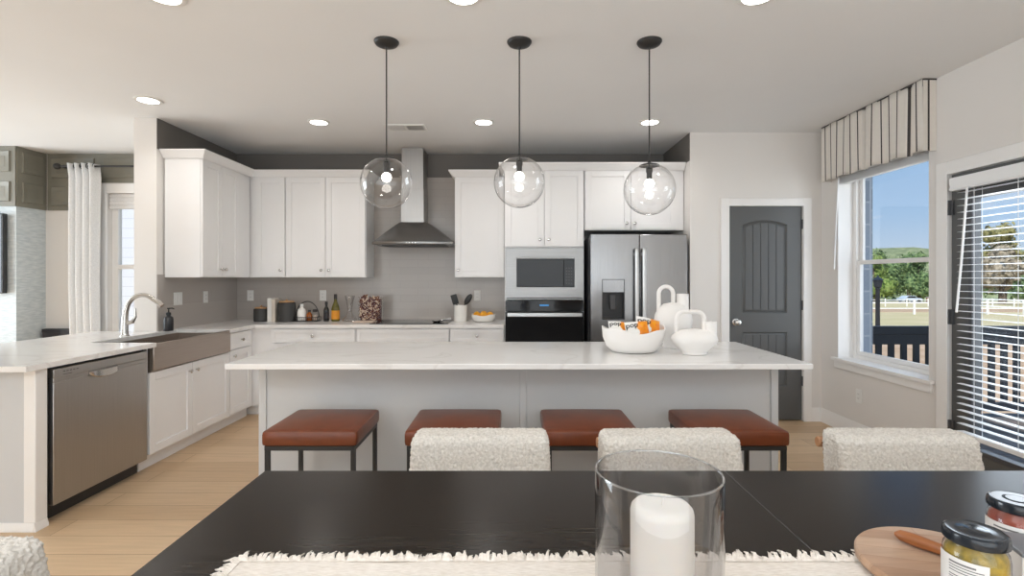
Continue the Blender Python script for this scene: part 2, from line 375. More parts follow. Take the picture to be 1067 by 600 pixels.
for a, b in ((PANTRY, -2.9),):
    for y0, y1 in ((PY1 + 0.09, PANTRY), (-2.9, PY0 - 0.09)):
        w.rings([[(RW - d, y, z) for d, z in base_prof()] for y in (y0, y1)])
struct(w.build('baseboard_right', 'trim'))
w = MB()
for x0, x1 in ((ALC + 0.001, DX0 - 0.075), (DX1 + 0.075, RW - 0.014)): w.rings([[(x, PANTRY - d, z) for d, z in base_prof()] for x in (x0, x1)])
struct(w.build('baseboard_pantry', 'trim'))

# pantry door
w = MB()
for x0, x1, z0, z1 in ((DX0 - 0.072, DX0 + 0.004, 0, DZ + 0.07), (DX1 - 0.004, DX1 + 0.072, 0, DZ + 0.07), (DX0 + 0.004, DX1 - 0.004, DZ - 0.004, DZ + 0.07)):
    w.box(x0, x1, PANTRY - 0.018, PANTRY - 0.0005, z0, z1)
w.box(DX0, DX0 + 0.004, PANTRY, PANTRY + 0.1, 0, DZ); w.box(DX1 - 0.004, DX1, PANTRY, PANTRY + 0.1, 0, DZ); w.box(DX0, DX1, PANTRY, PANTRY + 0.1, DZ - 0.004, DZ)
struct(w.build('trim_4', 'trim', bevel=0.003), 'white casing round the pantry door')
def plank_panel(w, x0, x1, z0, z1, yf, arch=0.0, planks=5):
    """inset moulded frame and a plank field; yf is the face of the slab, +y goes in"""
    def outline(ins):
        a, b, c, d = x0 + ins, x1 - ins, z0 + ins, z1 - ins
        pts = [(a, c), (b, c)]
        n = 12
        for i in range(n + 1):
            t = i / n; pts.append((b + (a - b) * t, d + (arch * 4 * t * (1 - t) if arch else 0)))
        return pts
    o = [outline(0), outline(0.012), outline(0.028)]
    w.rings([[(p[0], yf, p[1]) for p in o[0]], [(p[0], yf + 0.012, p[1]) for p in o[1]], [(p[0], yf + 0.004, p[1]) for p in o[2]]], True, False, False)
    a, b = x0 + 0.028, x1 - 0.028; pw = (b - a) / planks; top = lambda x: z1 - 0.028 + (arch * 4 * ((x - a) / (b - a)) * (1 - (x - a) / (b - a)) if arch else 0)
    for k in range(planks):
        p, q = a + k * pw + 0.003, a + (k + 1) * pw - 0.003
        w.rings([[(p, yf + 0.004, z0 + 0.028), (q, yf + 0.004, z0 + 0.028), (q, yf + 0.004, top(q)), (p, yf + 0.004, top(p))], [(p - 0.003, yf + 0.010, z0 + 0.028), (q + 0.003, yf + 0.010, z0 + 0.028), (q + 0.003, yf + 0.010, top(q)), (p - 0.003, yf + 0.010, top(p))]])
pd = struct(thing('door_1', 'charcoal two panel pantry door with round silver knob', 'door', (DX0, PANTRY + 0.012, 0)))
yf = PANTRY + 0.012
w = MB(); sx0, sx1 = DX0 + 0.007, DX1 - 0.007
P = [(0.15, 0.23, 0.80), (0.15, 1.0, 1.90)]
xa, xb = DX0 + 0.137, DX1 - 0.145
w.box(sx0, xa, yf, yf + 0.035, 0.012, DZ - 0.007); w.box(xb, sx1, yf, yf + 0.035, 0.012, DZ - 0.007)
w.box(xa, xb, yf, yf + 0.035, 0.012, 0.33); w.box(xa, xb, yf, yf + 0.035, 0.845, 1.03)
n = 12; arch = 0.045; zt = 1.865
top = [(xa + (xb - xa) * i / n, zt + arch * 4 * (i / n) * (1 - i / n)) for i in range(n + 1)]
w.prism([(xa, DZ - 0.007)] + top + [(xb, DZ - 0.007)], yf, yf + 0.035, 'y')
w.box(xa, xb, yf + 0.0125, yf + 0.033, 0.32, 1.95)
plank_panel(w, xa, xb, 0.33, 0.845, yf); plank_panel(w, xa, xb, 1.03, zt, yf, arch)
w.build('slab', 'door_grey', pd, local=False)
w = MB(); kx, kz = DX0 + 0.075, 0.94
w.rings([[(kx + r * math.cos(a * math.pi / 12), yf - d, kz + r * math.sin(a * math.pi / 12)) for a in range(24)] for r, d in ((0.034, 0.0), (0.034, 0.006), (0.014, 0.01), (0.012, 0.03), (0.024, 0.036), (0.029, 0.05), (0.024, 0.064), (0.008, 0.068))])
w.build('knob', 'nickel', pd, local=False)['label'] = 'round silver door knob'
for z in (1.87, 1.1, 0.38):
    w = MB(); w.cyl((DX1 - 0.002, yf - 0.010, z - 0.045), (DX1 - 0.002, yf - 0.010, z + 0.045), 0.007, 10); w.box(DX1 - 0.02, DX1 - 0.002, yf - 0.004, yf - 0.0005, z - 0.045, z + 0.045)
    w.build('hinge', 'dark_grey', pd, local=False)

# right window: frame, sashes, panes, stool
win = struct(thing('window_1', 'white double hung window over the porch with striped valance', 'window', (RW + 0.14, (RY0 + RY1) / 2, RZ0)))
w = MB(); t = 0.004
w.box(RW + 0.001, RW + 0.2, RY1 - t, RY1, RZ0, RZ1); w.box(RW + 0.001, RW + 0.2, RY0, RY0 + t, RZ0, RZ1); w.box(RW + 0.001, RW + 0.2, RY0, RY1, RZ1 - t, RZ1)
w.build('jamb', 'trim', win, local=False)
w = MB(); XF = RW + 0.135
w.box(XF, RW + 0.2, RY1 - 0.045, RY1 - t, RZ0, RZ1 - t); w.box(XF, RW + 0.2, RY0 + t, RY0 + 0.045, RZ0, RZ1 - t)
w.box(XF, RW + 0.2, RY0 + 0.045, RY1 - 0.045, RZ0, RZ0 + 0.035); w.box(XF, RW + 0.2, RY0 + 0.045, RY1 - 0.045, RZ1 - 0.05, RZ1 - t)
w.build('window_frame', 'trim', win, local=False, bevel=0.003)
def sash(name, x0, x1, y0, y1, z0, z1, fw, parent, back=False):
    w = MB()
    w.box(x0, x1, y0, y0 + fw, z0, z1); w.box(x0, x1, y1 - fw, y1, z0, z1); w.box(x0, x1, y0 + fw, y1 - fw, z0, z0 + fw); w.box(x0, x1, y0 + fw, y1 - fw, z1 - fw, z1)
    s = w.build(name, 'trim', parent, local=False, bevel=0.003)
    MB().box((x0 + x1) / 2 - 0.002, (x0 + x1) / 2 + 0.002, y0 + fw - 0.005, y1 - fw + 0.005, z0 + fw - 0.005, z1 - fw + 0.005).build('pane', 'pane', s, local=False)
    return s
sash('lower_sash', XF + 0.005, XF + 0.03, RY0 + 0.047, RY1 - 0.047, RZ0 + 0.036, 1.515, 0.036, win)
sash('upper_sash', XF + 0.032, XF + 0.056, RY0 + 0.047, RY1 - 0.047, 1.48, RZ1 - 0.052, 0.036, win)
w = MB(); w.box(RW - 0.0005, RW + 0.136, RY0 + 0.006, RY1 - 0.006, RZ0 + 0.0005, RZ0 + 0.004); w.box(RW - 0.035, RW - 0.0005, RY0 - 0.05, RY1 + 0.05, RZ0 - 0.022, RZ0 + 0.004); w.box(RW - 0.016, RW - 0.0005, RY0 - 0.03, RY1 + 0.03, RZ0 - 0.085, RZ0 - 0.022)
w.build('window_sill', 'trim', win, local=False, bevel=0.004)
MB().box(RW + 0.2, RW + 0.30, RY1 - 0.02, RY1 + 0.6, -0.1, 2.9).build('brick_return', 'blue_brick', win, local=False)

# rolled up blind head and striped valance with wand
bl = thing('window_blind', 'white raised blind behind the striped valance with hanging wand', 'blind', (RW + 0.03, 4.1, 2.3))
w = MB(); w.box(RW + 0.006, RW + 0.06, RY0 + 0.012, RY1 - 0.012, 2.265, 2.322); w.build('headrail', 'blind', bl, local=False, bevel=0.004)
w = MB()
for k in range(7): w.box(RW + 0.008, RW + 0.058, RY0 + 0.014, RY1 - 0.014, 2.20 + k * 0.009, 2.205 + k * 0.009)
w.build('slats', 'blind', bl, local=False)
w = MB(); w.tube([(RW - 0.012, RY1 - 0.03, 2.26), (RW - 0.016, RY1 - 0.005, 1.9), (RW - 0.02, RY1 + 0.02, 1.44)], 0.006, 8); w.tube([(RW - 0.006, RY1 - 0.02, 2.26), (RW - 0.008, RY1 - 0.015, 1.7)], 0.002, 6)
w.build('wand', 'blind', bl, local=False)
va = thing('valance', 'beige box pleat valance with charcoal vertical stripes above window', 'valance', (RW, 4.13, 2.245))
VY0, VY1, VX = 3.545, 4.70, RW - 0.092
def vpath(n=240):
    pts = []
    L = VY1 - VY0
    for i in range(n + 1):
        y = VY1 - L * i / n; x = VX + 0.004 * math.sin(y * 26)
        for c in (VY0 + 0.125, VY0 + 0.60):
            d = abs(y - c)
            if d < 0.03: x += 0.03 * (1 - d / 0.03)
        pts.append((x, y))
    return pts
path = vpath(360)
rows = []; nz_ = 10
for j in range(nz_ + 1):
    z = 2.735 - 0.495 * j / nz_; f = j / nz_
    rows.append([(x + (0.012 * math.sin(y * 18 + 0.5)) * f * 0.7, y, z - (0.008 * math.sin(y * 31) if j == nz_ else 0)) for x, y in path] )
w = MB()
w.mats = 0
R_ = [[w.v(*p) for p in r] for r in rows]
for a, b in zip(R_, R_[1:]):
    for i in range(len(path) - 1):
        y = path[i][1]; u = (VY1 - y) % 0.088
        w.m(1 if 0.038 < u < 0.050 else 0); w.face([a[i], a[i + 1], b[i + 1], b[i]])
w.m(0); w.box(VX, RW - 0.001, VY0 - 0.004, VY0, 2.24, 2.735); w.box(VX, RW - 0.001, VY1, VY1 + 0.004, 2.24, 2.735)
w.m(1); w.box(VX + 0.03, VX + 0.042, VY0 - 0.006, VY0 - 0.004, 2.24, 2.735)
vo = w.build('skirt', ['stripe', 'stripe_dark'], va, local=False)
sm = vo.modifiers.new('thick', 'SOLIDIFY'); sm.thickness = 0.003
MB().box(VX - 0.003, RW - 0.001, VY0 - 0.007, VY1 + 0.006, 2.728, 2.738).build('top_cording', 'stripe_dark', va, local=False)

# patio door
w = MB()
for y0, y1, z0, z1 in ((PY1 - 0.004, PY1 + 0.085, 0, PZ + 0.085), (PY0 - 0.085, PY0 + 0.004, 0, PZ + 0.085), (PY0 + 0.004, PY1 - 0.004, PZ - 0.004, PZ + 0.085)):
    w.box(RW - 0.02, RW - 0.0005, y0, y1, z0, z1)
struct(w.build('trim_5', 'trim', bevel=0.004), 'white casing round the patio door')
pt = struct(thing('door_2', 'charcoal glazed patio door with white slatted blind', 'door', (RW + 0.03, PY0, 0)))
w = MB(); x0, x1 = RW + 0.012, RW + 0.056; a, b = PY0 + 0.007, PY1 - 0.007; zt = PZ - 0.007; LY0, LY1, LZ0, LZ1 = a + 0.13, b - 0.13, 0.24, 1.90
w.box(x0, x1, a, LY0, 0.01, zt); w.box(x0, x1, LY1, b, 0.01, zt); w.box(x0, x1, LY0, LY1, 0.01, LZ0); w.box(x0, x1, LY0, LY1, LZ1, zt)
w.build('slab', 'door_grey', pt, local=False)
w = MB()
for y0, y1, z0, z1 in ((LY0, LY0 + 0.03, LZ0, LZ1), (LY1 - 0.03, LY1, LZ0, LZ1), (LY0 + 0.03, LY1 - 0.03, LZ0, LZ0 + 0.03), (LY0 + 0.03, LY1 - 0.03, LZ1 - 0.03, LZ1)): w.box(x0 - 0.008, x1 + 0.008, y0, y1, z0, z1)
w.build('lite_frame', 'dark_grey', pt, local=False, bevel=0.003)
MB().box(RW + 0.032, RW + 0.036, LY0 + 0.028, LY1 - 0.028, LZ0 + 0.028, LZ1 - 0.028).build('pane', 'pane', pt, local=False)
for z in (1.83, 1.10, 0.36):
    w = MB(); w.cyl((RW - 0.006, PY1 - 0.004, z - 0.05), (RW - 0.006, PY1 - 0.004, z + 0.05), 0.008, 10); w.box(RW - 0.002, RW + 0.011, PY1 - 0.03, PY1 - 0.008, z - 0.05, z + 0.05)
    w.build('hinge', 'dark_grey', pt, local=False)
db = thing('venetian_blind', 'white horizontal slat blind hung on the charcoal patio door', 'blind', (RW - 0.03, 2.95, 0.3))
BY0, BY1 = PY0 + 0.05, PY1 - 0.125
w = MB(); w.rings([[(RW - 0.012 - d, y, 1.928 + z) for d, z in ((0, 0), (0.045, 0), (0.052, 0.012), (0.048, 0.03), (0.054, 0.06), (0.05, 0.085), (0, 0.085))] for y in (BY0 - 0.02, BY1 + 0.05)]); w.build('headrail', 'blind', db, local=False)
w = MB(); zs = 1.91
while zs > 0.40:
    w.rings([[(RW - 0.036 + 0.025 * d, y, zs + h) for d, h in ((-1, 0), (-0.5, 0.0025), (0, 0.0035), (0.5, 0.0025), (1, 0), (0.5, 0.0005), (0, 0.001), (-0.5, 0.0005))] for y in (BY0, BY1)])
    zs -= 0.0425
w.build('slats', 'blind', db, local=False)
w = MB(); w.box(RW - 0.062, RW - 0.01, BY0, BY1, 0.345, 0.375); w.build('bottom_rail', 'blind', db, local=False, bevel=0.004)
w = MB()
for y in (BY0 + 0.12, (BY0 + BY1) / 2, BY1 - 0.13):
    for x in (RW - 0.062, RW - 0.011): w.cyl((x, y, 0.37), (x, y, 1.93), 0.0016, 5)
w.build('ladder_cords', 'blind', db, local=False)
w = MB(); w.tube([(RW - 0.074, BY1 - 0.095, 1.93), (RW - 0.082, BY1 - 0.06, 1.45), (RW - 0.086, BY1 - 0.03, 0.98 + 0.16)], 0.0065, 8); w.build('wand', 'blind', db, local=False)

# ------------------------------------------------------------------ living room beyond the peninsula
CBX, CBY = -5.19, 5.36
cb = MB(); cb.box(-7.0, CBX, CBY, BACK - 0.001, 0, CEIL - 0.001)
struct(cb.build('wall_chimney_breast', 'mosaic'), 'pale mosaic chimney breast in the living room')
def panel_row(w, fmap, us, z0, z1):
    w.f = fmap
    for u0, u1 in us:
        w.box(u0, u1, 0, 0.012, z0, z1)
        a, b, c, d = u0 + 0.05, u1 - 0.05, z0 + 0.05, z1 - 0.05
        w.rings([[(a, 0.012, c), (b, 0.012, c), (b, 0.012, d), (a, 0.012, d)], [(a + 0.006, 0.026, c + 0.006), (b - 0.006, 0.026, c + 0.006), (b - 0.006, 0.026, d - 0.006), (a + 0.006, 0.026, d - 0.006)],
                 [(a + 0.03, 0.016, c + 0.03), (b - 0.03, 0.016, c + 0.03), (b - 0.03, 0.016, d - 0.03), (a + 0.03, 0.016, d - 0.03)]])
        w.rings([[(a + 0.05, 0.012, c + 0.05), (b - 0.05, 0.012, c + 0.05), (b - 0.05, 0.012, d - 0.05), (a + 0.05, 0.012, d - 0.05)], [(a + 0.055, 0.018, c + 0.055), (b - 0.055, 0.018, c + 0.055), (b - 0.055, 0.018, d - 0.055), (a + 0.055, 0.018, d - 0.055)]])
ff = lambda u, d, z: (u, CBY - d, z)
fs = lambda u, d, z: (CBX + d, u, z)
fb = lambda u, d, z: (u, BACK - d, z)
w = MB(); panel_row(w, ff, [(CBX - 0.62 * (k + 1), CBX - 0.62 * k) for k in range(3)], 2.42, CEIL - 0.002); panel_row(w, ff, [(CBX - 0.62 * (k + 1), CBX - 0.62 * k) for k in range(3)], 2.11, 2.42)
panel_row(w, fs, [(CBY, BACK)], 2.42, CEIL - 0.002); panel_row(w, fs, [(CBY, BACK)], 2.11, 2.42)
us = [(CBX + 0.027, -4.585), (-4.585, -3.92), (-3.92, LW - 0.2)]
panel_row(w, fb, us, 2.42, CEIL - 0.002); panel_row(w, fb, us[:1], 2.11, 2.42)
struct(w.build('trim_6', 'olive'), 'olive grey raised wall panelling under the living room ceiling')
win2 = struct(thing('window_2', 'white living room window beside the linen curtain', 'window', (-4.0, BACK + 0.1, WZ0)))
w = MB(); cw = 0.085
for x0, x1, z0, z1 in ((WX0 - cw, WX0, WZ0 - cw, WZ1 + cw + 0.02), (WX1, WX1 + cw, WZ0 - cw, WZ1 + cw + 0.02), (WX0, WX1, WZ1, WZ1 + cw + 0.02), (WX0, WX1, WZ0 - cw, WZ0)): w.box(x0, x1, BACK - 0.03, BACK - 0.0005, z0, z1)
w.build('window_casing', 'trim', win2, local=False, bevel=0.004)
w = MB()
for x0, x1, z0, z1 in ((WX0 + 0.001, WX0 + 0.07, WZ0, WZ1), (WX1 - 0.07, WX1 - 0.001, WZ0, WZ1), (WX0 + 0.07, WX1 - 0.07, WZ0 + 0.001, WZ0 + 0.06), (WX0 + 0.07, WX1 - 0.07, WZ1 - 0.06, WZ1 - 0.001), (WX0 + 0.07, WX1 - 0.07, 1.46, 1.51)): w.box(x0, x1, BACK + 0.06, BACK + 0.12, z0, z1)
fr = w.build('window_frame', 'trim', win2, local=False, bevel=0.003)
MB().box(WX0 + 0.06, WX1 - 0.06, BACK + 0.088, BACK + 0.092, WZ0 + 0.05, WZ1 - 0.05).build('pane', 'pane', fr, local=False)
sh = thing('roman_shade', 'white raised roman shade in the living room window head', 'shade', (-4.0, BACK + 0.02, 2.15))
w = MB()
for k in range(4): w.rbox(((WX0 + WX1) / 2, BACK + 0.024, 2.275 - k * 0.042), (WX1 - WX0 - 0.02, 0.04, 0.046), 0.012, 0.06)
w.build('folded_cloth', 'curtain', sh, local=False)
rod = thing('curtain_rod', 'black metal rod holding the white curtain', 'curtain rod', (-4.0, 5.55, 2.57))
w = MB(); w.cyl((-4.90, 5.55, 2.57), (-3.275, 5.55, 2.57), 0.011, 12); w.build('rod', 'black_metal', rod, local=False)
w = MB(); w.ball((-4.93, 5.55, 2.57), 0.035, 16); w.build('finial', 'black_metal', rod, local=False)
for x in (-4.86, -3.4):
    w = MB(); w.box(x - 0.01, x + 0.01, 5.55, BACK - 0.028, 2.555, 2.585); w.build('bracket', 'black_metal', rod, local=False)
cu = thing('curtain', 'white linen curtain hanging left of the living room window', 'curtain', (-4.65, 5.55, 0.02))
w = MB(); n = 90; rows = []
for j, z in enumerate((0.02, 0.6, 1.3, 2.0, 2.45, 2.595)):
    rows.append([(-4.81 + 0.315 * i / n + 0.008 * math.sin(j * 2.1), 5.55 + (0.035 + 0.004 * j) * math.sin(2 * math.pi * i / n * 4.2 + 0.3 + 0.12 * j), z) for i in range(n + 1)])
w.rings(rows, False, False, False); o = w.build('cloth', 'curtain', cu, local=False); o.modifiers.new('thick', 'SOLIDIFY').thickness = 0.004
for i in range(5):
    x = -4.80 + 0.27 * i / 4
    MB().tube([(x, 5.55 + 0.026 * math.cos(a * math.pi / 8), 2.57 + 0.026 * math.sin(a * math.pi / 8)) for a in range(16)], 0.005, 6, closed=True).build('grommet', 'black_metal', cu, local=False)
tv = thing('television', 'black television on the mosaic chimney breast', 'television', (-6.0, CBY - 0.05, 1.2))
MB().box(-6.75, CBX - 0.08, CBY - 0.06, CBY - 0.012, 1.2, 2.03).build('bezel', 'dark_plastic', tv, local=False, bevel=0.006)
MB().box(-6.735, CBX - 0.095, CBY - 0.0625, CBY - 0.06, 1.215, 2.015).build('screen', 'tv', tv, local=False)
cs = thing('console', 'low dark console in the corner beside the curtain', 'cabinet', (-4.95, 5.64, 0))
MB().box(CBX + 0.035, -4.70, 5.62, 5.668, 0.06, 0.76).build('body', 'carton', cs, local=False)
MB().box(CBX + 0.03, -4.69, 5.615, 5.672, 0.76, 0.80).build('top', 'carton', cs, local=False, bevel=0.004)
for x in (CBX + 0.06, -4.74):
    for y in (5.632, 5.656): MB().box(x - 0.02, x + 0.02, y - 0.01, y + 0.01, 0, 0.06).build('foot', 'carton', cs, local=False)

# ------------------------------------------------------------------ cabinets
def shaker(w, u0, u1, z0, z1, d0=0.0, rail=0.058, th=0.020, rec=0.009):
    """a framed door or drawer front; d grows out of the cabinet face"""
    w.box(u0, u0 + rail, d0, d0 + th, z0, z1); w.box(u1 - rail, u1, d0, d0 + th, z0, z1)
    w.box(u0 + rail, u1 - rail, d0, d0 + th, z0, z0 + rail); w.box(u0 + rail, u1 - rail, d0, d0 + th, z1 - rail, z1)
    w.box(u0 + rail, u1 - rail, d0, d0 + th - rec, z0 + rail, z1 - rail)
def knob(f, u, z, parent, d0=0.02):
    w = MB(f); w.rings([[(u + r * math.cos(a * math.pi / 8), d0 + d, z + r * math.sin(a * math.pi / 8)) for a in range(16)] for r, d in ((0.007, 0), (0.006, 0.012), (0.014, 0.018), (0.015, 0.024), (0.010, 0.029), (0.002, 0.030))])
    return w.build('knob', 'nickel', parent, local=False)
def slabfront(w, u0, u1, z0, z1): shaker(w, u0, u1, z0, z1, rail=0.04, rec=0.007)
def fback(y): return lambda u, d, z: (u, y - d, z)
def fleft(x): return lambda u, d, z: (x + d, u, z)
def cabinet(label, f, u0, u1, depth, z0, z1, doors=(), drawers=(), toe=False, group=None, name='cabinet', blank=None):
    t = thing(name, label, 'cabinet', f((u0 + u1) / 2, -depth / 2, z0), 0, group)
    w = MB(f); w.box(u0, u1, -depth, 0, z0 + (0.1 if toe else 0), z1)
    if toe: w.box(u0, u1, -depth, -0.055, z0 + 0.0, z0 + 0.1)
    w.build('body', 'cab', t, local=False)
    for a, b, c, d, ku, kz in doors:
        w = MB(f); shaker(w, a, b, c, d); o = w.build('door', 'cab', t, local=False, bevel=0.0015)
        if ku is not None: knob(f, ku, kz, o)
    for a, b, c, d, hasknob in drawers:
        w = MB(f); slabfront(w, a, b, c, d); o = w.build('drawer', 'cab', t, local=False, bevel=0.0015)
        if hasknob: knob(f, (a + b) / 2, (c + d) / 2, o)
    return t
UZ0, UZ1, DT = 1.365, 2.42, 2.41
UF = BACK - 0.012 - 0.318; fU = fback(UF)      # face of the back upper boxes
UX = LW + 0.325; fUL = fleft(UX)               # face of the left uppers
ka = UZ0 + 0.075
cabinet('white two door upper cabinet on the side wall above the sink end', fUL, 4.50, UF - 0.024, 0.312, UZ0, UZ1,
        doors=[(4.505, 4.806, UZ0 + 0.005, DT, 4.775, ka), (4.810, 5.10, UZ0 + 0.005, DT, 4.842, ka)])
cabinet('white single door upper cabinet in the kitchen corner', fU, LW + 0.014, -2.372, 0.312, UZ0, UZ1, doors=[(-2.682, -2.376, UZ0 + 0.005, DT, -2.415, ka)])
cabinet('white two door upper cabinet left of the range hood', fU, -2.368, -1.53, 0.312, UZ0, UZ1,
        doors=[(-2.362, -1.953, UZ0 + 0.005, DT, -1.99, ka), (-1.948, -1.536, UZ0 + 0.005, DT, -1.91, ka)])
cabinet('white single door upper cabinet right of the range hood', fU, -0.60, -0.078, 0.312, UZ0, UZ1, doors=[(-0.594, -0.084, UZ0 + 0.005, DT, -0.56, ka)])
TF = 5.03; fT = fback(TF)
TX0, TX1 = -0.072, 0.706
tall = thing('cabinet', 'tall white oven cabinet with two upper doors beside refrigerator', 'cabinet', (0.317, 5.36, 0))
w = MB(); yb = BACK - 0.004
w.box(TX0, TX0 + 0.018, TF, yb, 0.1, UZ1); w.box(TX1 - 0.018, TX1, TF, yb, 0.1, UZ1); w.box(TX0 + 0.018, TX1 - 0.018, TF, yb, 1.655, UZ1); w.box(TX0 + 0.018, TX1 - 0.018, TF, yb, 1.148, 1.158)
w.box(TX0 + 0.018, TX1 - 0.018, TF, yb, 0.1, 0.44); w.box(TX0, TX1, TF + 0.055, yb, 0, 0.1); w.box(TX0 + 0.018, TX1 - 0.018, yb - 0.01, yb, 0.44, 1.655)
w.build('body', 'cab', tall, local=False)
for a, b, ku in ((TX0 + 0.006, 0.314, 0.272), (0.319, TX1 - 0.006, 0.360)):
    w = MB(fT); shaker(w, a, b, 1.667, DT); o = w.build('door', 'cab', tall, local=False, bevel=0.0015); knob(fT, ku, 1.735, o)
w = MB(fT); slabfront(w, TX0 + 0.006, TX1 - 0.006, 0.11, 0.43); w.build('drawer', 'cab', tall, local=False, bevel=0.0015)
fc = cabinet('white two door cabinet above the refrigerator', fT, 0.712, ALC - 0.006, 0.66, 1.827, UZ1,
        doors=[(0.720, 1.158, 1.835, DT, 1.120, 1.895), (1.164, 1.612, 1.835, DT, 1.20, 1.895)])
# crown mouldings
CP = [(0.0, 0.0), (0.012, 0.0), (0.016, 0.012), (0.03, 0.028), (0.046, 0.048), (0.05, 0.056), (0.056, 0.058), (0.056, 0.07), (0.0, 0.07)]
def crown(name_label, pts):
    """pts: plan polyline with outward mitre directions ((x, y), (ox, oy))"""
    w = MB(); w.rings([[(x + ox * d, y + oy * d, 2.4105 + z) for d, z in CP] for (x, y), (ox, oy) in pts])
    tag(w.build('crown_molding', 'cab'), name_label, 'crown molding')
UFd, UXd, TFd = UF - 0.0205, UX + 0.0205, TF - 0.0205
crown('white crown molding on the corner upper cabinets', [((LW + 0.006, 4.498), (0, -1)), ((UXd, 4.498), (1, -1)), ((UXd, UFd), (1, -1)), ((-1.528, UFd), (1, -1)), ((-1.528, BACK - 0.012), (1, 0))])
crown('white crown molding on the single cabinet right of hood', [((-0.602, BACK - 0.012), (-1, 0)), ((-0.602, UFd), (-1, -1)), ((-0.132, UFd), (0, -1))])
crown('white crown molding across the oven and refrigerator cabinets', [((TX0 - 0.001, BACK - 0.012), (-1, 0)), ((TX0 - 0.001, TFd), (-1, -1)), ((ALC - 0.006, TFd), (0, -1))])
# base cabinets, back run
CT, CB = 0.90, 0.87
BF = 5.055; fB = fback(BF)
kd = 0.79
cabinet('white base cabinet with wide drawer left of the cooktop', fB, -3.03, -1.54, 0.62, 0, CB - 0.001, toe=True,
        doors=[(-2.37, -1.962, 0.11, 0.715, -2.0, 0.66), (-1.957, -1.546, 0.11, 0.715, -1.92, 0.66)], drawers=[(-2.37, -1.546, 0.725, 0.855, True)])
cabinet('white base cabinet with false front under the cooktop', fB, -1.536, -0.616, 0.62, 0, CB - 0.001, toe=True,
        doors=[(-1.53, -1.078, 0.11, 0.715, -1.11, 0.66), (-1.073, -0.622, 0.11, 0.715, -1.04, 0.66)], drawers=[(-1.53, -0.622, 0.725, 0.855, False)])
cabinet('white base cabinet with narrow drawer right of the cooktop', fB, -0.612, -0.078, 0.62, 0, CB - 0.001, toe=True,
        doors=[(-0.606, -0.084, 0.11, 0.715, -0.56, 0.66)], drawers=[(-0.606, -0.084, 0.725, 0.855, True)])
# left run
LX = -2.565; fL = fleft(LX)
SY0, SY1 = 3.592, 4.62
t = thing('cabinet', 'white two door sink base cabinet below the apron sink', 'cabinet', (-2.86, 4.1, 0))
w = MB(fL); w.box(SY0, SY1, -0.49, 0, 0.1, 0.66); w.box(SY0, SY1, -0.49, -0.055, 0, 0.1); w.box(SY0, SY0 + 0.012, -0.49, 0, 0.66, CB - 0.002); w.box(SY1 - 0.012, SY1, -0.49, 0, 0.66, CB - 0.002); w.build('body', 'cab', t, local=False)
for a, b, ku in ((SY0 + 0.006, 4.077, 4.035), (4.082, SY1 - 0.006, 4.124)):
    w = MB(fL); shaker(w, a, b, 0.115, 0.69); o = w.build('door', 'cab', t, local=False, bevel=0.0015); knob(fL, ku, 0.625, o)
cabinet('white drawer and door base cabinet between sink and corner', fL, SY1 + 0.004, BF - 0.002, 0.49, 0, CB - 0.001, toe=True,
        doors=[(SY1 + 0.01, 5.0, 0.115, 0.70, SY1 + 0.06, 0.645)], drawers=[(SY1 + 0.01, 5.0, 0.71, 0.855, True)])
# peninsula end
pe = thing('peninsula_panel', 'grey end panel of the peninsula beside the dishwasher', 'panel', (-3.0, 2.8, 0))
w = MB(); w.box(-3.30, -2.56, 2.75, 2.815, 0, CB - 0.001); w.box(-3.30, -3.20, 2.815, LWE - 0.002, 0, CB - 0.001); w.build('panel', 'grey_panel', pe, local=False)
w = MB(); w.rings([[(-3.30, 2.75 - d, z) for d, z in base_prof(0.045)], [(-2.56 + 0.0, 2.75 - d, z) for d, z in base_prof(0.045)]])
w.rings([[(-2.56 + d, y, z) for d, z in base_prof(0.045)] for y in (2.75 - 0.013, 2.815)]); w.build('baseboard', 'trim', pe, local=False)
w = MB(); w.box(-2.62, -2.556, 2.745, 2.818, 0.045, CB - 0.001); w.build('corner_post', 'trim', pe, local=False, bevel=0.004)
# countertops
w = MB(); ov = -2.525
w.box(-3.60, ov, 2.66, 3.635, CB, CT); w.box(-3.60, -3.00, 3.635, LWE - 0.002, CB, CT); w.box(LW + 0.012, -3.00, LWE - 0.002, 4.585, CB, CT)
w.box(LW + 0.012, ov, 4.585, BACK - 0.012, CB, CT); w.box(ov, -0.078, 5.018, BACK - 0.012, CB, CT)
tag(w.build('countertop', 'quartz'), 'white veined quartz countertop along the sink and back wall', 'countertop')

# island
isl = thing('kitchen_island', 'grey panelled kitchen island under white veined countertop', 'island', (0.03, 3.3, 0))
IX0, IX1, IF = -1.50, 1.575, 3.05
w = MB(); w.box(IX0, IX1, IF, 3.60, 0.0, CB - 0.001); w.build('body', 'grey_panel', isl, local=False)
w = MB(); w.box(IX0 - 0.004, IX0 + 0.04, IF - 0.012, IF + 0.05, 0, CB - 0.001); w.box(IX1 - 0.036, IX1 + 0.006, IF - 0.012, IF + 0.05, 0, CB - 0.001); w.box(0.045, 0.085, IF - 0.010, IF, 0, CB - 0.001); w.box(IX0 + 0.04, IX1 - 0.036, IF - 0.012, IF, 0, 0.09)
w.build('battens', 'grey_panel', isl, local=False, bevel=0.002)
w = MB()
for a in range(4):
    u0 = IX0 + 0.02 + a * 0.76
    shaker(w, u0, u0 + 0.75, 0.11, 0.85) if False else None
w.f = lambda u, d, z: (u, 3.60 + d, z)
for a in range(4): u0 = IX0 + 0.02 + a * 0.762; shaker(w, u0, u0 + 0.75, 0.11, 0.85)
w.build('doors', 'grey_panel', isl, local=False)
w = MB(); w.box(-1.535, 1.61, 2.735, 3.69, CB, CT); tag(w.build('island_countertop', 'quartz', bevel=0.003), 'white veined quartz slab on the island', 'countertop')

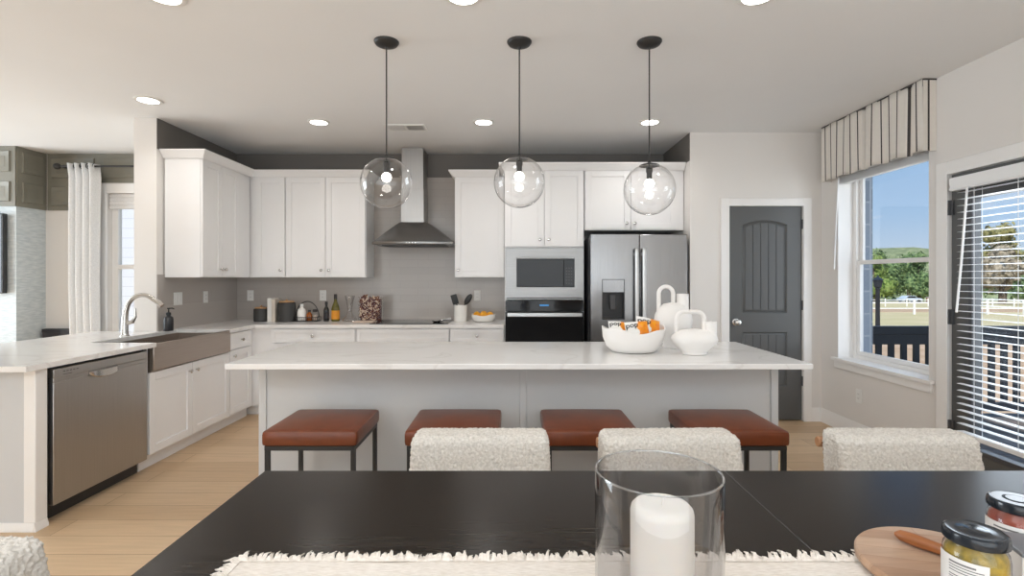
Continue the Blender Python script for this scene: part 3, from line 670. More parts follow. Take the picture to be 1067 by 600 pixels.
# ------------------------------------------------------------------ appliances
dw = thing('dishwasher', 'stainless steel dishwasher at the end of the peninsula', 'dishwasher', (-2.8, 3.2, 0))
DY0, DY1 = 2.832, 3.578; DF = -2.545
w = MB(); w.box(-3.15, DF - 0.03, DY0, DY1, 0.09, CB - 0.006); w.box(-3.15, DF - 0.075, DY0, DY1, 0, 0.09); w.build('body', 'dark_plastic', dw, local=False)
w = MB(); w.box(DF - 0.03, DF, DY0 + 0.01, DY1 - 0.006, 0.095, 0.775)
w.box(DF - 0.03, DF, DY0 + 0.01, 3.08, 0.775, 0.80); w.box(DF - 0.03, DF, 3.30, DY1 - 0.006, 0.775, 0.80); w.build('door', 'steel_satin', dw, local=False, bevel=0.003)
w = MB(); w.box(DF - 0.03, DF + 0.002, DY0 + 0.01, DY1 - 0.006, 0.80, 0.852); w.build('control_strip', 'steel_satin', dw, local=False, bevel=0.003)
w = MB()
def hp(y): t = (y - 3.19) / 0.11; c = max(0.0, 1 - t * t) ** 0.5; return [(DF + d, y, z) for d, z in ((-0.028, 0.80), (0.004, 0.80), (0.006 + 0.022 * c, 0.795), (0.006 + 0.026 * c, 0.786 - 0.03 * c), (0.004 + 0.022 * c, 0.782 - 0.032 * c), (0.002 + 0.012 * c, 0.786 - 0.012 * c), (-0.028, 0.792))]
w.rings([hp(3.08 + 0.22 * k / 16) for k in range(17)]); w.build('handle', 'nickel', dw, local=False)
w = MB()
for k in range(5): w.box(DF + 0.002, DF + 0.0026, 2.90 + k * 0.022, 2.915 + k * 0.022, 0.828, 0.834)
w.box(DF + 0.002, DF + 0.0026, 2.90, 2.96, 0.812, 0.816); w.build('indicator_marks', 'grey_ink', dw, local=False)

sk = thing('sink', 'deep apron front farmhouse sink in warm steel', 'sink', (-2.77, 4.11, 0.66))
A0, A1 = 3.615, 4.603; xf = -2.528; xb = -3.002
w = MB(); w.box(xf - 0.02, xf, A0, A1, 0.70, 0.893); w.build('apron', 'bronze', sk, local=False, bevel=0.006)
w = MB(); w.box(xb, xf - 0.02, A0, A0 + 0.016, 0.69, 0.869); w.box(xb, xf - 0.02, A1 - 0.016, A1, 0.69, 0.869); w.box(xb, xb + 0.016, A0 + 0.016, A1 - 0.016, 0.69, 0.869); w.box(xb, xf - 0.02, A0, A1, 0.672, 0.69)
w.build('basin', 'bronze', sk, local=False)
fa = thing('faucet', 'brushed nickel gooseneck faucet behind the apron sink', 'faucet', (-3.07, 4.06, CT))
w = MB(); pts = [(-3.07, 4.06, CT + 0.004), (-3.07, 4.06, CT + 0.12), (-3.062, 4.06, CT + 0.20)]
for i in range(13):
    a = R(172 - 128 * i / 12); pts.append((-2.93 + 0.125 * math.cos(a), 4.06, CT + 0.20 + 0.125 * math.sin(a)))
pts += [(-2.80, 4.06, CT + 0.265), (-2.775, 4.06, CT + 0.238)]
w.tube(pts, [0.026, 0.023, 0.02] + [0.018] * 13 + [0.021, 0.02], 14); w.lathe([(0.032, 0), (0.032, 0.006), (0.026, 0.012)], (-3.07, 4.06, CT + 0.0005)); w.build('spout', 'nickel', fa, local=False)
w = MB(); w.tube([(-3.05, 4.06, CT + 0.10), (-3.01, 4.06, CT + 0.112), (-2.985, 4.06, CT + 0.15), (-2.99, 4.06, CT + 0.22)], [0.016, 0.016, 0.009, 0.008], 10); w.build('lever', 'nickel', fa, local=False)
so = thing('soap_dispenser', 'dark glass soap pump bottle beside the sink', 'soap dispenser', (-2.985, 4.45, CT + 0.0005))
w = MB(); w.lathe([(0.036, 0), (0.038, 0.004), (0.038, 0.10), (0.034, 0.118), (0.016, 0.130), (0.015, 0.138)], (0, 0, 0), 24); w.build('bottle', 'dark_plastic', so)
w = MB(); w.lathe([(0.019, 0.136), (0.019, 0.158), (0.006, 0.162), (0.005, 0.188), (0.012, 0.19), (0.012, 0.2)], (0, 0, 0), 20); w.tube([(0, 0, 0.195), (0.035, 0, 0.197), (0.048, 0, 0.189)], 0.005, 8); w.build('pump', 'black_metal', so)

mw = thing('microwave', 'built in microwave with wide stainless trim frame', 'microwave', (0.317, 5.2, 1.16))
mx0, mx1, mz0, mz1 = TX0 + 0.006, TX1 - 0.006, 1.168, 1.652; gx0, gx1, gz0, gz1 = 0.044, 0.612, 1.268, 1.565
w = MB(); y0, y1 = TF - 0.024, TF - 0.001
w.box(mx0, gx0, y0, y1, mz0, mz1); w.box(gx1, mx1, y0, y1, mz0, mz1); w.box(gx0, gx1, y0, y1, mz0, gz0); w.box(gx0, gx1, y0, y1, gz1, mz1); w.build('trim_frame', 'steel_h', mw, local=False)
MB().box(TX0 + 0.05, TX1 - 0.05, TF + 0.008, TF + 0.42, 1.18, 1.63).build('body', 'dark_grey', mw, local=False)
w = MB(); w.box(gx0 + 0.004, 0.505, TF - 0.018, TF + 0.006, gz0 + 0.004, gz1 - 0.022); w.build('door', 'black_glass', mw, local=False, bevel=0.002)
w = MB(); w.box(gx0 + 0.002, gx1 - 0.002, TF - 0.03, TF + 0.004, gz1 - 0.019, gz1 - 0.002); w.build('handle_strip', 'steel_h', mw, local=False, bevel=0.003)
w = MB(); w.box(0.508, gx1 - 0.004, TF - 0.018, TF + 0.006, gz0 + 0.004, gz1 - 0.022); cp = w.build('control_panel', 'black_glass', mw, local=False, bevel=0.002)
for r in range(6):
    for c in range(3): MB().box(0.53 + c * 0.024, 0.54 + c * 0.024, TF - 0.0188, TF - 0.018, 1.305 + r * 0.03, 1.309 + r * 0.03).build('key', 'grey_ink', cp, local=False)
ovn = thing('oven', 'black glass wall oven with steel bar handle', 'oven', (0.317, 5.2, 0.45))
MB().box(TX0 + 0.03, TX1 - 0.03, TF + 0.002, TF + 0.55, 0.455, 1.14).build('body', 'dark_grey', ovn, local=False)
w = MB(); w.box(mx0, mx1, TF - 0.03, TF - 0.001, 1.035, 1.142); op = w.build('control_panel', 'black_glass', ovn, local=False, bevel=0.002)
w = MB(); w.box(0.27, 0.36, TF - 0.0308, TF - 0.03, 1.085, 1.10); w.build('display', 'display', op, local=False)
w = MB(); w.box(mx0, mx1, TF - 0.035, TF - 0.001, 0.455, 1.028); od = w.build('door', 'black_glass', ovn, local=False, bevel=0.003)
w = MB(); w.box(mx0 + 0.02, mx1 - 0.02, TF - 0.085, TF - 0.065, 0.985, 1.022); w.box(mx0 + 0.04, mx0 + 0.065, TF - 0.066, TF - 0.035, 0.992, 1.015); w.box(mx1 - 0.065, mx1 - 0.04, TF - 0.066, TF - 0.035, 0.992, 1.015); w.build('handle', 'bright_steel', od, local=False, bevel=0.004)

fg = thing('refrigerator', 'stainless french door refrigerator with water dispenser', 'refrigerator', (1.2, 5.25, 0))
FX0, FX1, FF = 0.745, 1.662, 4.845; FM = 1.204
MB().box(FX0, FX1, FF + 0.075, 5.65, 0.02, 1.745).build('body', 'dark_grey', fg, local=False)
w = MB(); w.box(FX0 + 0.02, FX1 - 0.02, FF + 0.09, FF + 0.3, 1.745, 1.765); w.build('hinge_cover', 'dark_plastic', fg, local=False)
MB().box(FX0 + 0.02, FX1 - 0.02, FF + 0.12, 5.6, 0.0, 0.02).build('base', 'dark_plastic', fg, local=False)
dx0, dx1, dz0, dz1 = 0.852, 1.066, 0.965, 1.348
w = MB(); y0, y1 = FF, FF + 0.07
w.box(FX0, dx0, y0, y1, 0.70, 1.772); w.box(dx1, FM - 0.003, y0, y1, 0.70, 1.772); w.box(dx0, dx1, y0, y1, 0.70, dz0); w.box(dx0, dx1, y0, y1, dz1, 1.772)
ld = w.build('door', 'steel', fg, local=False); ld['label'] = 'left refrigerator door with dispenser'
w = MB(); w.box(FM + 0.003, FX1, y0, y1, 0.70, 1.772); rd = w.build('door', 'steel', fg, local=False, bevel=0.006)
w = MB(); w.box(FX0, FX1, y0, y1, 0.05, 0.69); dr = w.build('freezer_drawer', 'steel', fg, local=False, bevel=0.006)
def bar(w, p0, p1, off, r):
    a, b = Vector(p0), Vector(p1); o = Vector(off); w.tube([a, a + o * 0.8, a + o + (b - a) * 0.02, b + o + (a - b) * 0.02, b + o * 0.8, b], r, 12)
for x, d in ((FM - 0.035, ld), (FM + 0.035, rd)):
    w = MB(); w.rbox((x, FF - 0.05, 1.20), (0.038, 0.026, 0.88), 0.011, 0.02); w.box(x - 0.01, x + 0.01, FF - 0.045, FF + 0.002, 0.80, 0.83); w.box(x - 0.01, x + 0.01, FF - 0.045, FF + 0.002, 1.57, 1.60); w.build('handle', 'bright_steel', d, local=False)
w = MB(); w.rbox((FM, FF - 0.05, 0.62), (0.80, 0.022, 0.026), 0.008, 0.04); w.box(0.83, 0.86, FF - 0.045, FF + 0.002, 0.61, 0.63); w.box(1.55, 1.58, FF - 0.045, FF + 0.002, 0.61, 0.63); w.build('handle', 'bright_steel', dr, local=False)
w = MB(); w.box(dx0, dx1, FF + 0.06, FF + 0.066, dz0, dz1); w.box(dx0, dx0 + 0.006, FF - 0.003, FF + 0.06, dz0, dz1); w.box(dx1 - 0.006, dx1, FF - 0.003, FF + 0.06, dz0, dz1); w.box(dx0, dx1, FF - 0.004, FF + 0.06, dz0, dz0 + 0.012); w.box(dx0, dx1, FF - 0.003, FF + 0.06, dz1 - 0.006, dz1)
di = w.build('dispenser', 'dark_plastic', ld, local=False)
MB().box(dx0 + 0.006, dx1 - 0.006, FF - 0.002, FF + 0.05, 1.225, dz1 - 0.006).build('dispenser_panel', 'steel', ld, local=False)
w = MB(); w.box(0.93, 0.985, FF + 0.02, FF + 0.05, 1.06, 1.20); w.build('dispenser_paddle', 'dark_grey', ld, local=False, bevel=0.006)

ho = thing('range_hood', 'stainless chimney range hood above the cooktop', 'range hood', (-1.03, 5.45, 1.7))
HC = -1.03; yw = BACK - 0.012
w = MB(); w.box(HC - 0.145, HC + 0.095, 5.42, yw, 1.94, 2.30); w.box(HC - 0.14, HC + 0.09, 5.425, yw, 2.30, CEIL - 0.002); w.build('chimney', 'steel_satin', ho, local=False, bevel=0.003)
w = MB(); rs = []
HX = HC + 0.005
for i in range(11):
    t = i / 10; k = (1 - t) ** 0.92; hw = 0.135 + 0.275 * k; yfr = 5.415 - 0.195 * k; z = 1.735 + 0.215 * t
    ring = [(HX - hw - 0.02, yw, z)]
    m_ = 14
    for j in range(m_ + 1):
        s_ = j / m_; x = HX - 0.02 * t - hw + 2 * hw * s_; ring.append((x, yfr + 0.075 * k * (2 * s_ - 1) ** 2 , z))
    ring.append((HX + hw, yw, z)); rs.append(ring)
w.rings(rs); w.build('canopy', 'steel', ho, local=False)
w = MB(); ring = lambda e, z: [(HX - 0.41 - e, yw, z)] + [(HX - (0.41 + e) + 2 * (0.41 + e) * j / 14, 5.22 - e + 0.075 * (2 * j / 14 - 1) ** 2, z) for j in range(15)] + [(HX + 0.41 + e, yw, z)]
w.rings([ring(0.004, 1.705), ring(0.010, 1.712), ring(0.010, 1.73), ring(0.0, 1.735)]); w.build('rim', 'steel_h', ho, local=False)
w = MB(); w.box(HX - 0.33, HX + 0.33, 5.33, 5.64, 1.698, 1.7045); w.build('filter', 'dark_grey', ho, local=False)
w = MB()
for k in range(4): w.cyl((HX - 0.05 + k * 0.03, 5.207, 1.721), (HX - 0.05 + k * 0.03, 5.215, 1.721), 0.006, 10)
w.build('buttons', 'nickel', ho, local=False)
ck = thing('cooktop', 'black glass cooktop set into the back counter', 'cooktop', (-1.03, 5.36, CT))
w = MB(); w.box(-1.42, -0.64, 5.10, 5.60, CT + 0.0005, CT + 0.007); w.build('glass_top', 'black_glass', ck, local=False, bevel=0.002)
for x, y, r in ((-1.25, 5.22, 0.08), (-0.86, 5.22, 0.10), (-1.25, 5.47, 0.10), (-0.86, 5.47, 0.07)):
    MB().rings([[(x + q * math.cos(a * math.pi / 20), y + q * math.sin(a * math.pi / 20), CT + 0.0074) for a in range(40)] for q in (r, r - 0.003)], True, False, False).build('burner_ring', 'grey_ink', ck, local=False)
sr = thing('spoon_rest', 'silver spoon rest lying on the cooktop', 'spoon rest', (-0.77, 5.25, CT + 0.0075), R(35))
w = MB(); w.lathe([(0.03, 0.0), (0.045, 0.004), (0.055, 0.016), (0.052, 0.016), (0.042, 0.007), (0.001, 0.004)], (0, 0, 0), 24, 1.0, 0.75); w.tube([(0.045, 0, 0.014), (0.09, 0, 0.022), (0.16, 0, 0.03)], [0.012, 0.009, 0.012], 8, flat=0.4); w.build('dish', 'nickel', sr)

# ------------------------------------------------------------------ ceiling fixtures
def canlight(x, y, label):
    t = thing('recessed_light', label, 'ceiling light', (x, y, CEIL), 0, 'recessed ceiling lights')
    w = MB(); w.lathe([(0.07, -0.002), (0.095, -0.001), (0.097, -0.006), (0.09, -0.010), (0.072, -0.008)], (0, 0, 0), 32, cap0=False, cap1=False); w.build('trim_ring', 'white_plastic', t)
    w = MB(); w.lathe([(0.074, -0.008), (0.074, -0.004)], (0, 0, 0), 32); w.build('lens', 'can', t)
    l = light('lamp', 'SPOT', (0, 0, -0.03), (0, 0, 0), CAN_W, (1, 0.98, 0.95), parent=t, spot_size=R(150), spot_blend=0.8, shadow_soft_size=0.07)
    return t
canlight(-2.82, 3.97, 'lit recessed ceiling light above the sink peninsula')
for x, y, lb in ((-1.71, 4.53, 'lit recessed ceiling light above the corner cabinets left of the vent'), (-0.25, 4.53, 'lit recessed ceiling light between hood and middle pendant'), (1.22, 4.53, 'lit recessed ceiling light behind the right pendant cord'),
                 (-1.70, 2.50, 'recessed ceiling light at the top edge left of the pendants'), (-0.24, 2.50, 'recessed ceiling light at the top edge beside the middle pendant'), (1.20, 2.50, 'recessed ceiling light at the top edge beyond the right pendant')):
    canlight(x, y, lb)
vt = thing('ceiling_vent', 'white slotted air vent in the ceiling above the hood', 'vent', (-0.97, 4.69, CEIL))
w = MB(); w.box(-0.17, 0.17, -0.085, 0.085, -0.004, -0.0005); w.build('backing', 'dark_grey', vt)
w = MB()
for x0, x1, y0, y1 in ((-0.18, 0.18, -0.095, -0.075), (-0.18, 0.18, 0.075, 0.095), (-0.18, -0.16, -0.075, 0.075), (0.16, 0.18, -0.075, 0.075), (-0.008, 0.008, -0.075, 0.075)): w.box(x0, x1, y0, y1, -0.009, -0.0005)
w.build('frame', 'white_plastic', vt)
w = MB()
for sgn, a, b in ((-1, -0.16, -0.008), (1, 0.008, 0.16)):
    for k in range(9):
        x = a + 0.01 + (b - a - 0.02) * k / 8; w.rings([[(x + sgn * 0.006, y, -0.012), (x - sgn * 0.006, y, -0.005), (x - sgn * 0.006, y, -0.0042), (x + sgn * 0.0075, y, -0.0115)] for y in (-0.075, 0.075)])
w.build('louvers', 'white_plastic', vt)
def pendant(x, zc, label):
    y = 2.99; t = thing('pendant_light', label, 'pendant light', (x, y, CEIL), 0, 'glass globe pendants over the island'); zc -= CEIL
    w = MB(); w.lathe([(0.072, -0.0005), (0.072, -0.006), (0.062, -0.02), (0.035, -0.032), (0.01, -0.036), (0.006, -0.045)], (0, 0, 0), 32); w.build('canopy', 'black_metal', t)
    w = MB(); w.cyl((0, 0, -0.04), (0, 0, zc + 0.15), 0.0042, 8); w.build('cord', 'black_metal', t)
    w = MB(); r = 0.149; n = 28; a0 = 17
    w.lathe([(r * math.sin(R(a0 + (180 - a0) * i / n)) + (1e-4 if i == n else 0), r * math.cos(R(a0 + (180 - a0) * i / n))) for i in range(n + 1)], (0, 0, zc), 64, cap0=False); w.build('globe', 'globe_glass', t)
    w = MB(); w.lathe([(0.058, 0.1365), (0.058, 0.140), (0.045, 0.147), (0.012, 0.155), (0.008, 0.165)], (0, 0, zc), 32)
    w.lathe([(0.017, 0.098), (0.019, 0.102), (0.019, 0.1365)], (0, 0, zc), 20); w.build('socket', 'black_metal', t)
    w = MB(); w.ball((0, 0, zc + 0.034), 0.028, 24); b = w.build('bulb', 'bulb', t)
    w = MB(); w.lathe([(0.012, 0.0605), (0.0155, 0.066), (0.0155, 0.0985)], (0, 0, zc), 20); w.build('bulb_neck', 'black_metal', t)
pendant(-0.733, 1.913, 'clear glass globe pendant nearest the sink side')
pendant(0.043, 1.918, 'clear glass globe pendant in the middle above the island')
pendant(0.802, 1.876, 'clear glass globe pendant in front of the refrigerator')

# ------------------------------------------------------------------ plates
def plate(f, u, z, label, wdt=0.072, toggles=1, outlet=True):
    t = thing('outlet' if outlet else 'light_switch', label, 'outlet' if outlet else 'switch', f(u, 0, z))
    w = MB(f); w.box(u - wdt / 2, u + wdt / 2, 0.0005, 0.006, z - 0.058, z + 0.058); w.build('plate', 'white_plastic', t, local=False, bevel=0.002)
    for k in range(toggles):
        uu = u + (k - (toggles - 1) / 2) * 0.046
        w = MB(f); w.box(uu - 0.016, uu + 0.016, 0.006, 0.009, z - 0.034, z + 0.034)
        o = w.build('socket' if outlet else 'rocker', 'white_plastic', t, local=False, bevel=0.001)
        if outlet:
            w = MB(f)
            for dz in (-0.018, 0.018):
                for du in (-0.006, 0.006): w.box(uu + du - 0.001, uu + du + 0.001, 0.009, 0.0094, z + dz - 0.005, z + dz + 0.005)
            w.build('slots', 'dark_grey', o, local=False)
fsw = fleft(LW + 0.010); fbw = fback(BACK - 0.010); frw = lambda u, d, z: (RW - d, u, z)
plate(fsw, 4.68, 1.17, 'double white switch plate on the tiled side wall', 0.118, 2, False)
plate(fsw, 5.10, 1.17, 'single white outlet on the tiled side wall')
plate(fbw, -2.905, 1.165, 'white outlet on the backsplash above the small canister')
plate(fbw, -2.10, 1.165, 'white outlet on the backsplash behind the bottles')
plate(fbw, -0.385, 1.165, 'white outlet on the backsplash above the orange bowl')
plate(frw, 4.33, 0.36, 'low white outlet on the right wall below the window')

# ------------------------------------------------------------------ stools
def make_stool():
    t = thing('bar_stool', 'x', 'stool', (0, 0, 0), 0, 'cognac counter stools')
    w = MB(); hw, hd = 0.2325, 0.22
    def dome(q): return Vector((q.x, q.y, q.z + (0.012 * (1 - (q.x / hw) ** 2) * (1 - (q.y / hd) ** 2) if q.z > 0.02 else 0)))
    w.rbox((0, 0, 0.578), (2 * hw, 2 * hd, 0.074), 0.016, 0.02, dome); w.build('seat_cushion', 'leather', t)
    w = MB(); a, b = hw - 0.012, hd - 0.012; z0, z1 = 0.519, 0.541; s = 0.022
    w.box(-a, a, -b, -b + s, z0, z1); w.box(-a, a, b - s, b, z0, z1); w.box(-a, -a + s, -b + s, b - s, z0, z1); w.box(a - s, a, -b + s, b - s, z0, z1); w.build('seat_frame', 'black_metal', t)
    for x in (-a, a - s):
        for y in (-b, b - s): MB().box(x, x + s, y, y + s, 0, 0.519).build('leg', 'black_metal', t, bevel=0.002)
    w = MB(); z0, z1 = 0.15, 0.17; w.box(-a + s, a - s, -b, -b + s, z0, z1); w.box(-a, -a + s, -b + s, b - s, z0, z1); w.box(a - s, a, -b + s, b - s, z0, z1); w.box(-a + s, a - s, b - s, b, z0, z1); w.build('foot_rail', 'black_metal', t)
    return t
st = make_stool()
SL = ['cognac leather counter stool farthest left, beside the oak floor gap', 'cognac leather counter stool second from left, behind the left boucle chair', 'cognac leather counter stool between the two middle boucle chairs', 'cognac leather counter stool farthest right, nearest the pantry door']
for i, (x, y) in enumerate(((-0.985, 2.70), (-0.292, 2.70), (0.392, 2.70), (1.118, 2.70))):
    if i == 0: st.location = (x, y, 0); st['label'] = SL[0]
    else: dup(st, (x, y, 0), 0, SL[i])

# ------------------------------------------------------------------ dining chairs
def make_chair():
    t = thing('dining_chair', 'x', 'chair', (0, 0, 0), 0, 'ivory boucle dining chairs')
    def lean(q): return Vector((q.x * (1 - 0.06 * (q.z + 0.16) / 0.33), q.y + 0.16 * q.z, q.z))
    w = MB(); w.rbox((0, 0.235, 0.590), (0.558, 0.145, 0.33), 0.03, 0.005, lean); w.build('backrest', 'boucle', t, puff=(100, 0.0085))
    w = MB(); w.rbox((0, -0.04, 0.425), (0.52, 0.50, 0.10), 0.04, 0.0125); w.build('seat', 'boucle', t, puff=(90, 0.006))
    w = MB(); w.box(-0.235, 0.235, -0.26, -0.225, 0.335, 0.374); w.box(-0.235, 0.235, 0.17, 0.205, 0.335, 0.374); w.box(-0.25, -0.215, -0.225, 0.17, 0.335, 0.374); w.box(0.215, 0.25, -0.225, 0.17, 0.335, 0.374); w.build('seat_frame', 'chair_wood', t, bevel=0.004)
    for x in (-0.235, 0.235): MB().cyl((x, -0.243, 0), (x, -0.243, 0.372), 0.014, 14, 0.02).build('leg', 'chair_wood', t)
    for x in (-0.225, 0.225):
        w = MB(); w.tube([(x * 1.03, 0.27, 0), (x, 0.195, 0.34), (x, 0.27, 0.46), (x, 0.36, 0.70)], [0.013, 0.02, 0.018, 0.016], 12); w.build('leg', 'chair_wood', t)
    w = MB(); w.cyl((-0.262, 0.352, 0.685), (0.262, 0.352, 0.685), 0.021, 18); w.build('back_rail', 'chair_wood', t, bevel=0.004)
    return t
ch = make_chair()
CL = [('ivory boucle dining chair left of the candle, facing the table', (-0.122, 1.755, 0), 0), ('ivory boucle dining chair directly behind the glass candle holder', (0.618, 1.755, 0), R(1.5)),
      ('ivory boucle dining chair by the patio door with wooden rail end showing', (1.512, 1.755, 0), R(-1.5)), ('ivory boucle chair at the left head of the table', (-0.915, 0.955, 0), R(90))]
for i, (lb, loc, rz) in enumerate(CL):
    if i == 0: ch.location = loc; ch['label'] = lb
    else: dup(ch, loc, rz, lb)

# ------------------------------------------------------------------ dining table and what stands on it
TT = 0.75
tb = thing('dining_table', 'black stained wooden dining table with a seam across the top', 'table', (0.67, 1.1, 0))
for x0, x1 in ((-0.782, 0.6713), (0.673, 2.13)):
    MB().box(x0, x1, 0.60, 1.622, TT - 0.032, TT).build('table_top', 'table', tb, local=False, bevel=0.002)
MB().box(0.6716, 0.6725, 0.60, 1.622, TT - 0.01, TT + 0.0002).build('seam_edge', 'grey_ink', tb, local=False)
w = MB(); w.box(-0.66, 2.01, 0.68, 0.705, 0.63, TT - 0.032); w.box(-0.66, 2.01, 1.515, 1.54, 0.63, TT - 0.032); w.box(-0.66, -0.635, 0.705, 1.515, 0.63, TT - 0.032); w.box(1.985, 2.01, 0.705, 1.515, 0.63, TT - 0.032); w.build('apron', 'table', tb, local=False)
for x in (-0.775, 2.04):
    for y in (0.608, 1.53): MB().box(x, x + 0.08, y, y + 0.08, 0, TT - 0.032).build('leg', 'table', tb, local=False, bevel=0.004)
ru = thing('table_runner', 'cream cotton table runner with frayed fringe', 'table runner', (0.6, 0.92, TT))
rx0, rx1, ry0, ry1 = -0.585, 1.75, 0.74, 1.098
w = MB(); nx, ny = 200, 30; g = []
for i in range(nx + 1):
    row = []
    for j in range(ny + 1):
        x = rx0 + (rx1 - rx0) * i / nx; y = ry0 + (ry1 - ry0) * j / ny
        z = TT + 0.003 + 0.0022 * (noise.noise(Vector((x * 9, y * 5, 0))) + 1) + 0.004 * max(0, noise.noise(Vector((x * 5, y * 1.5, 4))))
        row.append(w.v(x + 0.004 * noise.noise(Vector((y * 20, 0, 1))), y + 0.004 * noise.noise(Vector((x * 14, 2, 1))), z))
    g.append(row)
for i in range(nx):
    for j in range(ny): w.face([g[i][j], g[i + 1][j], g[i + 1][j + 1], g[i][j + 1]])
o = w.build('cloth', 'linen', ru, local=False); s_ = o.modifiers.new('thick', 'SOLIDIFY'); s_.thickness = 0.0024; s_.offset = -1
w = MB()
def strand(px, py, dx, dy, L, lift):
    b = Vector((px, py, TT + 0.005)); d = Vector((dx, dy, 0)); sd = Vector((-dy, dx, 0)); wv = random.uniform(-0.35, 0.35)
    p = [b - d * 0.004, b + d * L * 0.5 + sd * wv * L * 0.4 + Vector((0, 0, lift)), b + d * L + sd * wv * L + Vector((0, 0, lift * random.uniform(-0.4, 1.4)))]
    for q in p: q.z = max(q.z, TT + 0.0022)
    w.tube(p, [0.0016, 0.0013, 0.0005], 4)
def tuft(px, py, dx, dy, L, lift):
    k = random.uniform(-0.5, 0.5); tip = Vector((px + dx * L - dy * k * L, py + dy * L + dx * k * L, TT + 0.004 + lift))
    for q in (-0.0042, -0.0014, 0.0014, 0.0042):
        b = Vector((px - dy * q, py + dx * q, TT + 0.006)) - Vector((dx, dy, 0)) * 0.006; e = tip + Vector((random.uniform(-1, 1), random.uniform(-1, 1), random.uniform(-0.5, 1))) * 0.0026
        m = (b + e) / 2 + Vector((0, 0, lift * 0.7 + 0.001)); e.z = max(e.z, TT + 0.003)
        w.tube([b, m, e], [0.0018, 0.0016, 0.0006], 5)
x = rx0
while x < rx1:
    tuft(x, ry1, random.uniform(-0.15, 0.15), 1, random.uniform(0.008, 0.023), random.uniform(0, 0.011))
    tuft(x, ry0, 0, -1, 0.016, 0.002); x += random.uniform(0.0035, 0.0065)
y = ry0
while y < ry1:
    tuft(rx0, y, -1, random.uniform(-0.15, 0.15), random.uniform(0.010, 0.024), random.uniform(0, 0.008)); y += random.uniform(0.0035, 0.0065)
w.build('fringe', 'linen', ru, local=False, kind='stuff')

hu = thing('candle_holder', 'large clear glass hurricane cylinder around the white candle', 'candle holder', (0.235, 0.825, TT + 0.0125))
w = MB(); w.lathe([(0.0985, 0.0), (0.1, 0.002), (0.1, 0.284), (0.0985, 0.287), (0.0962, 0.286), (0.096, 0.284), (0.096, 0.014), (0.001, 0.012)], (0, 0, 0), 96, cap1=False); w.build('cylinder', 'smoke_glass', hu)
w = MB(); w.tube([(0.0981 * math.cos(a * math.pi / 48), 0.0981 * math.sin(a * math.pi / 48), 0.2865) for a in range(96)], 0.0017, 8, closed=True); w.build('rim', M['white_plastic'] if False else glass('rim glass', (0.9, 0.92, 0.93), 1.5, 5.0), hu)
ca = thing('candle', 'white pillar candle inside the glass hurricane', 'candle', (0.243, 0.83, TT + 0.026))
w = MB(); w.lathe([(0.0495, 0), (0.05, 0.003), (0.05, 0.205), (0.0485, 0.212), (0.044, 0.217), (0.036, 0.219), (0.015, 0.2175), (0.001, 0.2165)], (0, 0, 0), 64); w.build('wax_body', 'wax', ca)
w = MB(); w.tube([(0, 0, 0.215), (0.001, 0, 0.223), (0.003, 0.001, 0.229)], 0.0013, 6); w.build('wick', 'linen', ca)

BDX, BDY, BT = 0.885, 1.035, TT + 0.032
bd = thing('serving_board', 'round acacia serving board on the runner under the jars', 'board', (BDX, BDY, TT + 0.0125))
w = MB(); w.lathe([(0.156, 0.0), (0.161, 0.004), (0.161, 0.014), (0.157, 0.019), (0.001, 0.0192)], (0, 0, 0), 72); w.build('board', 'board', bd)
sp = thing('wooden_spreader', 'brown wooden spreader handle on the board behind the jars', 'spreader', (0.922, 1.032, BT + 0.0005), R(-52))
w = MB(); w.tube([(-0.125, 0, 0.014), (-0.115, 0, 0.014), (-0.09, 0, 0.0135), (-0.04, 0, 0.0115), (0.0, 0, 0.009), (0.02, 0, 0.008)], [0.004, 0.0115, 0.0135, 0.0115, 0.008, 0.006], 14); w.build('handle', 'spoon_wood', sp)
w = MB(); w.rbox((0.03, 0, 0.008), (0.045, 0.024, 0.003), 0.0014, 0.01); w.build('blade', 'nickel', sp)

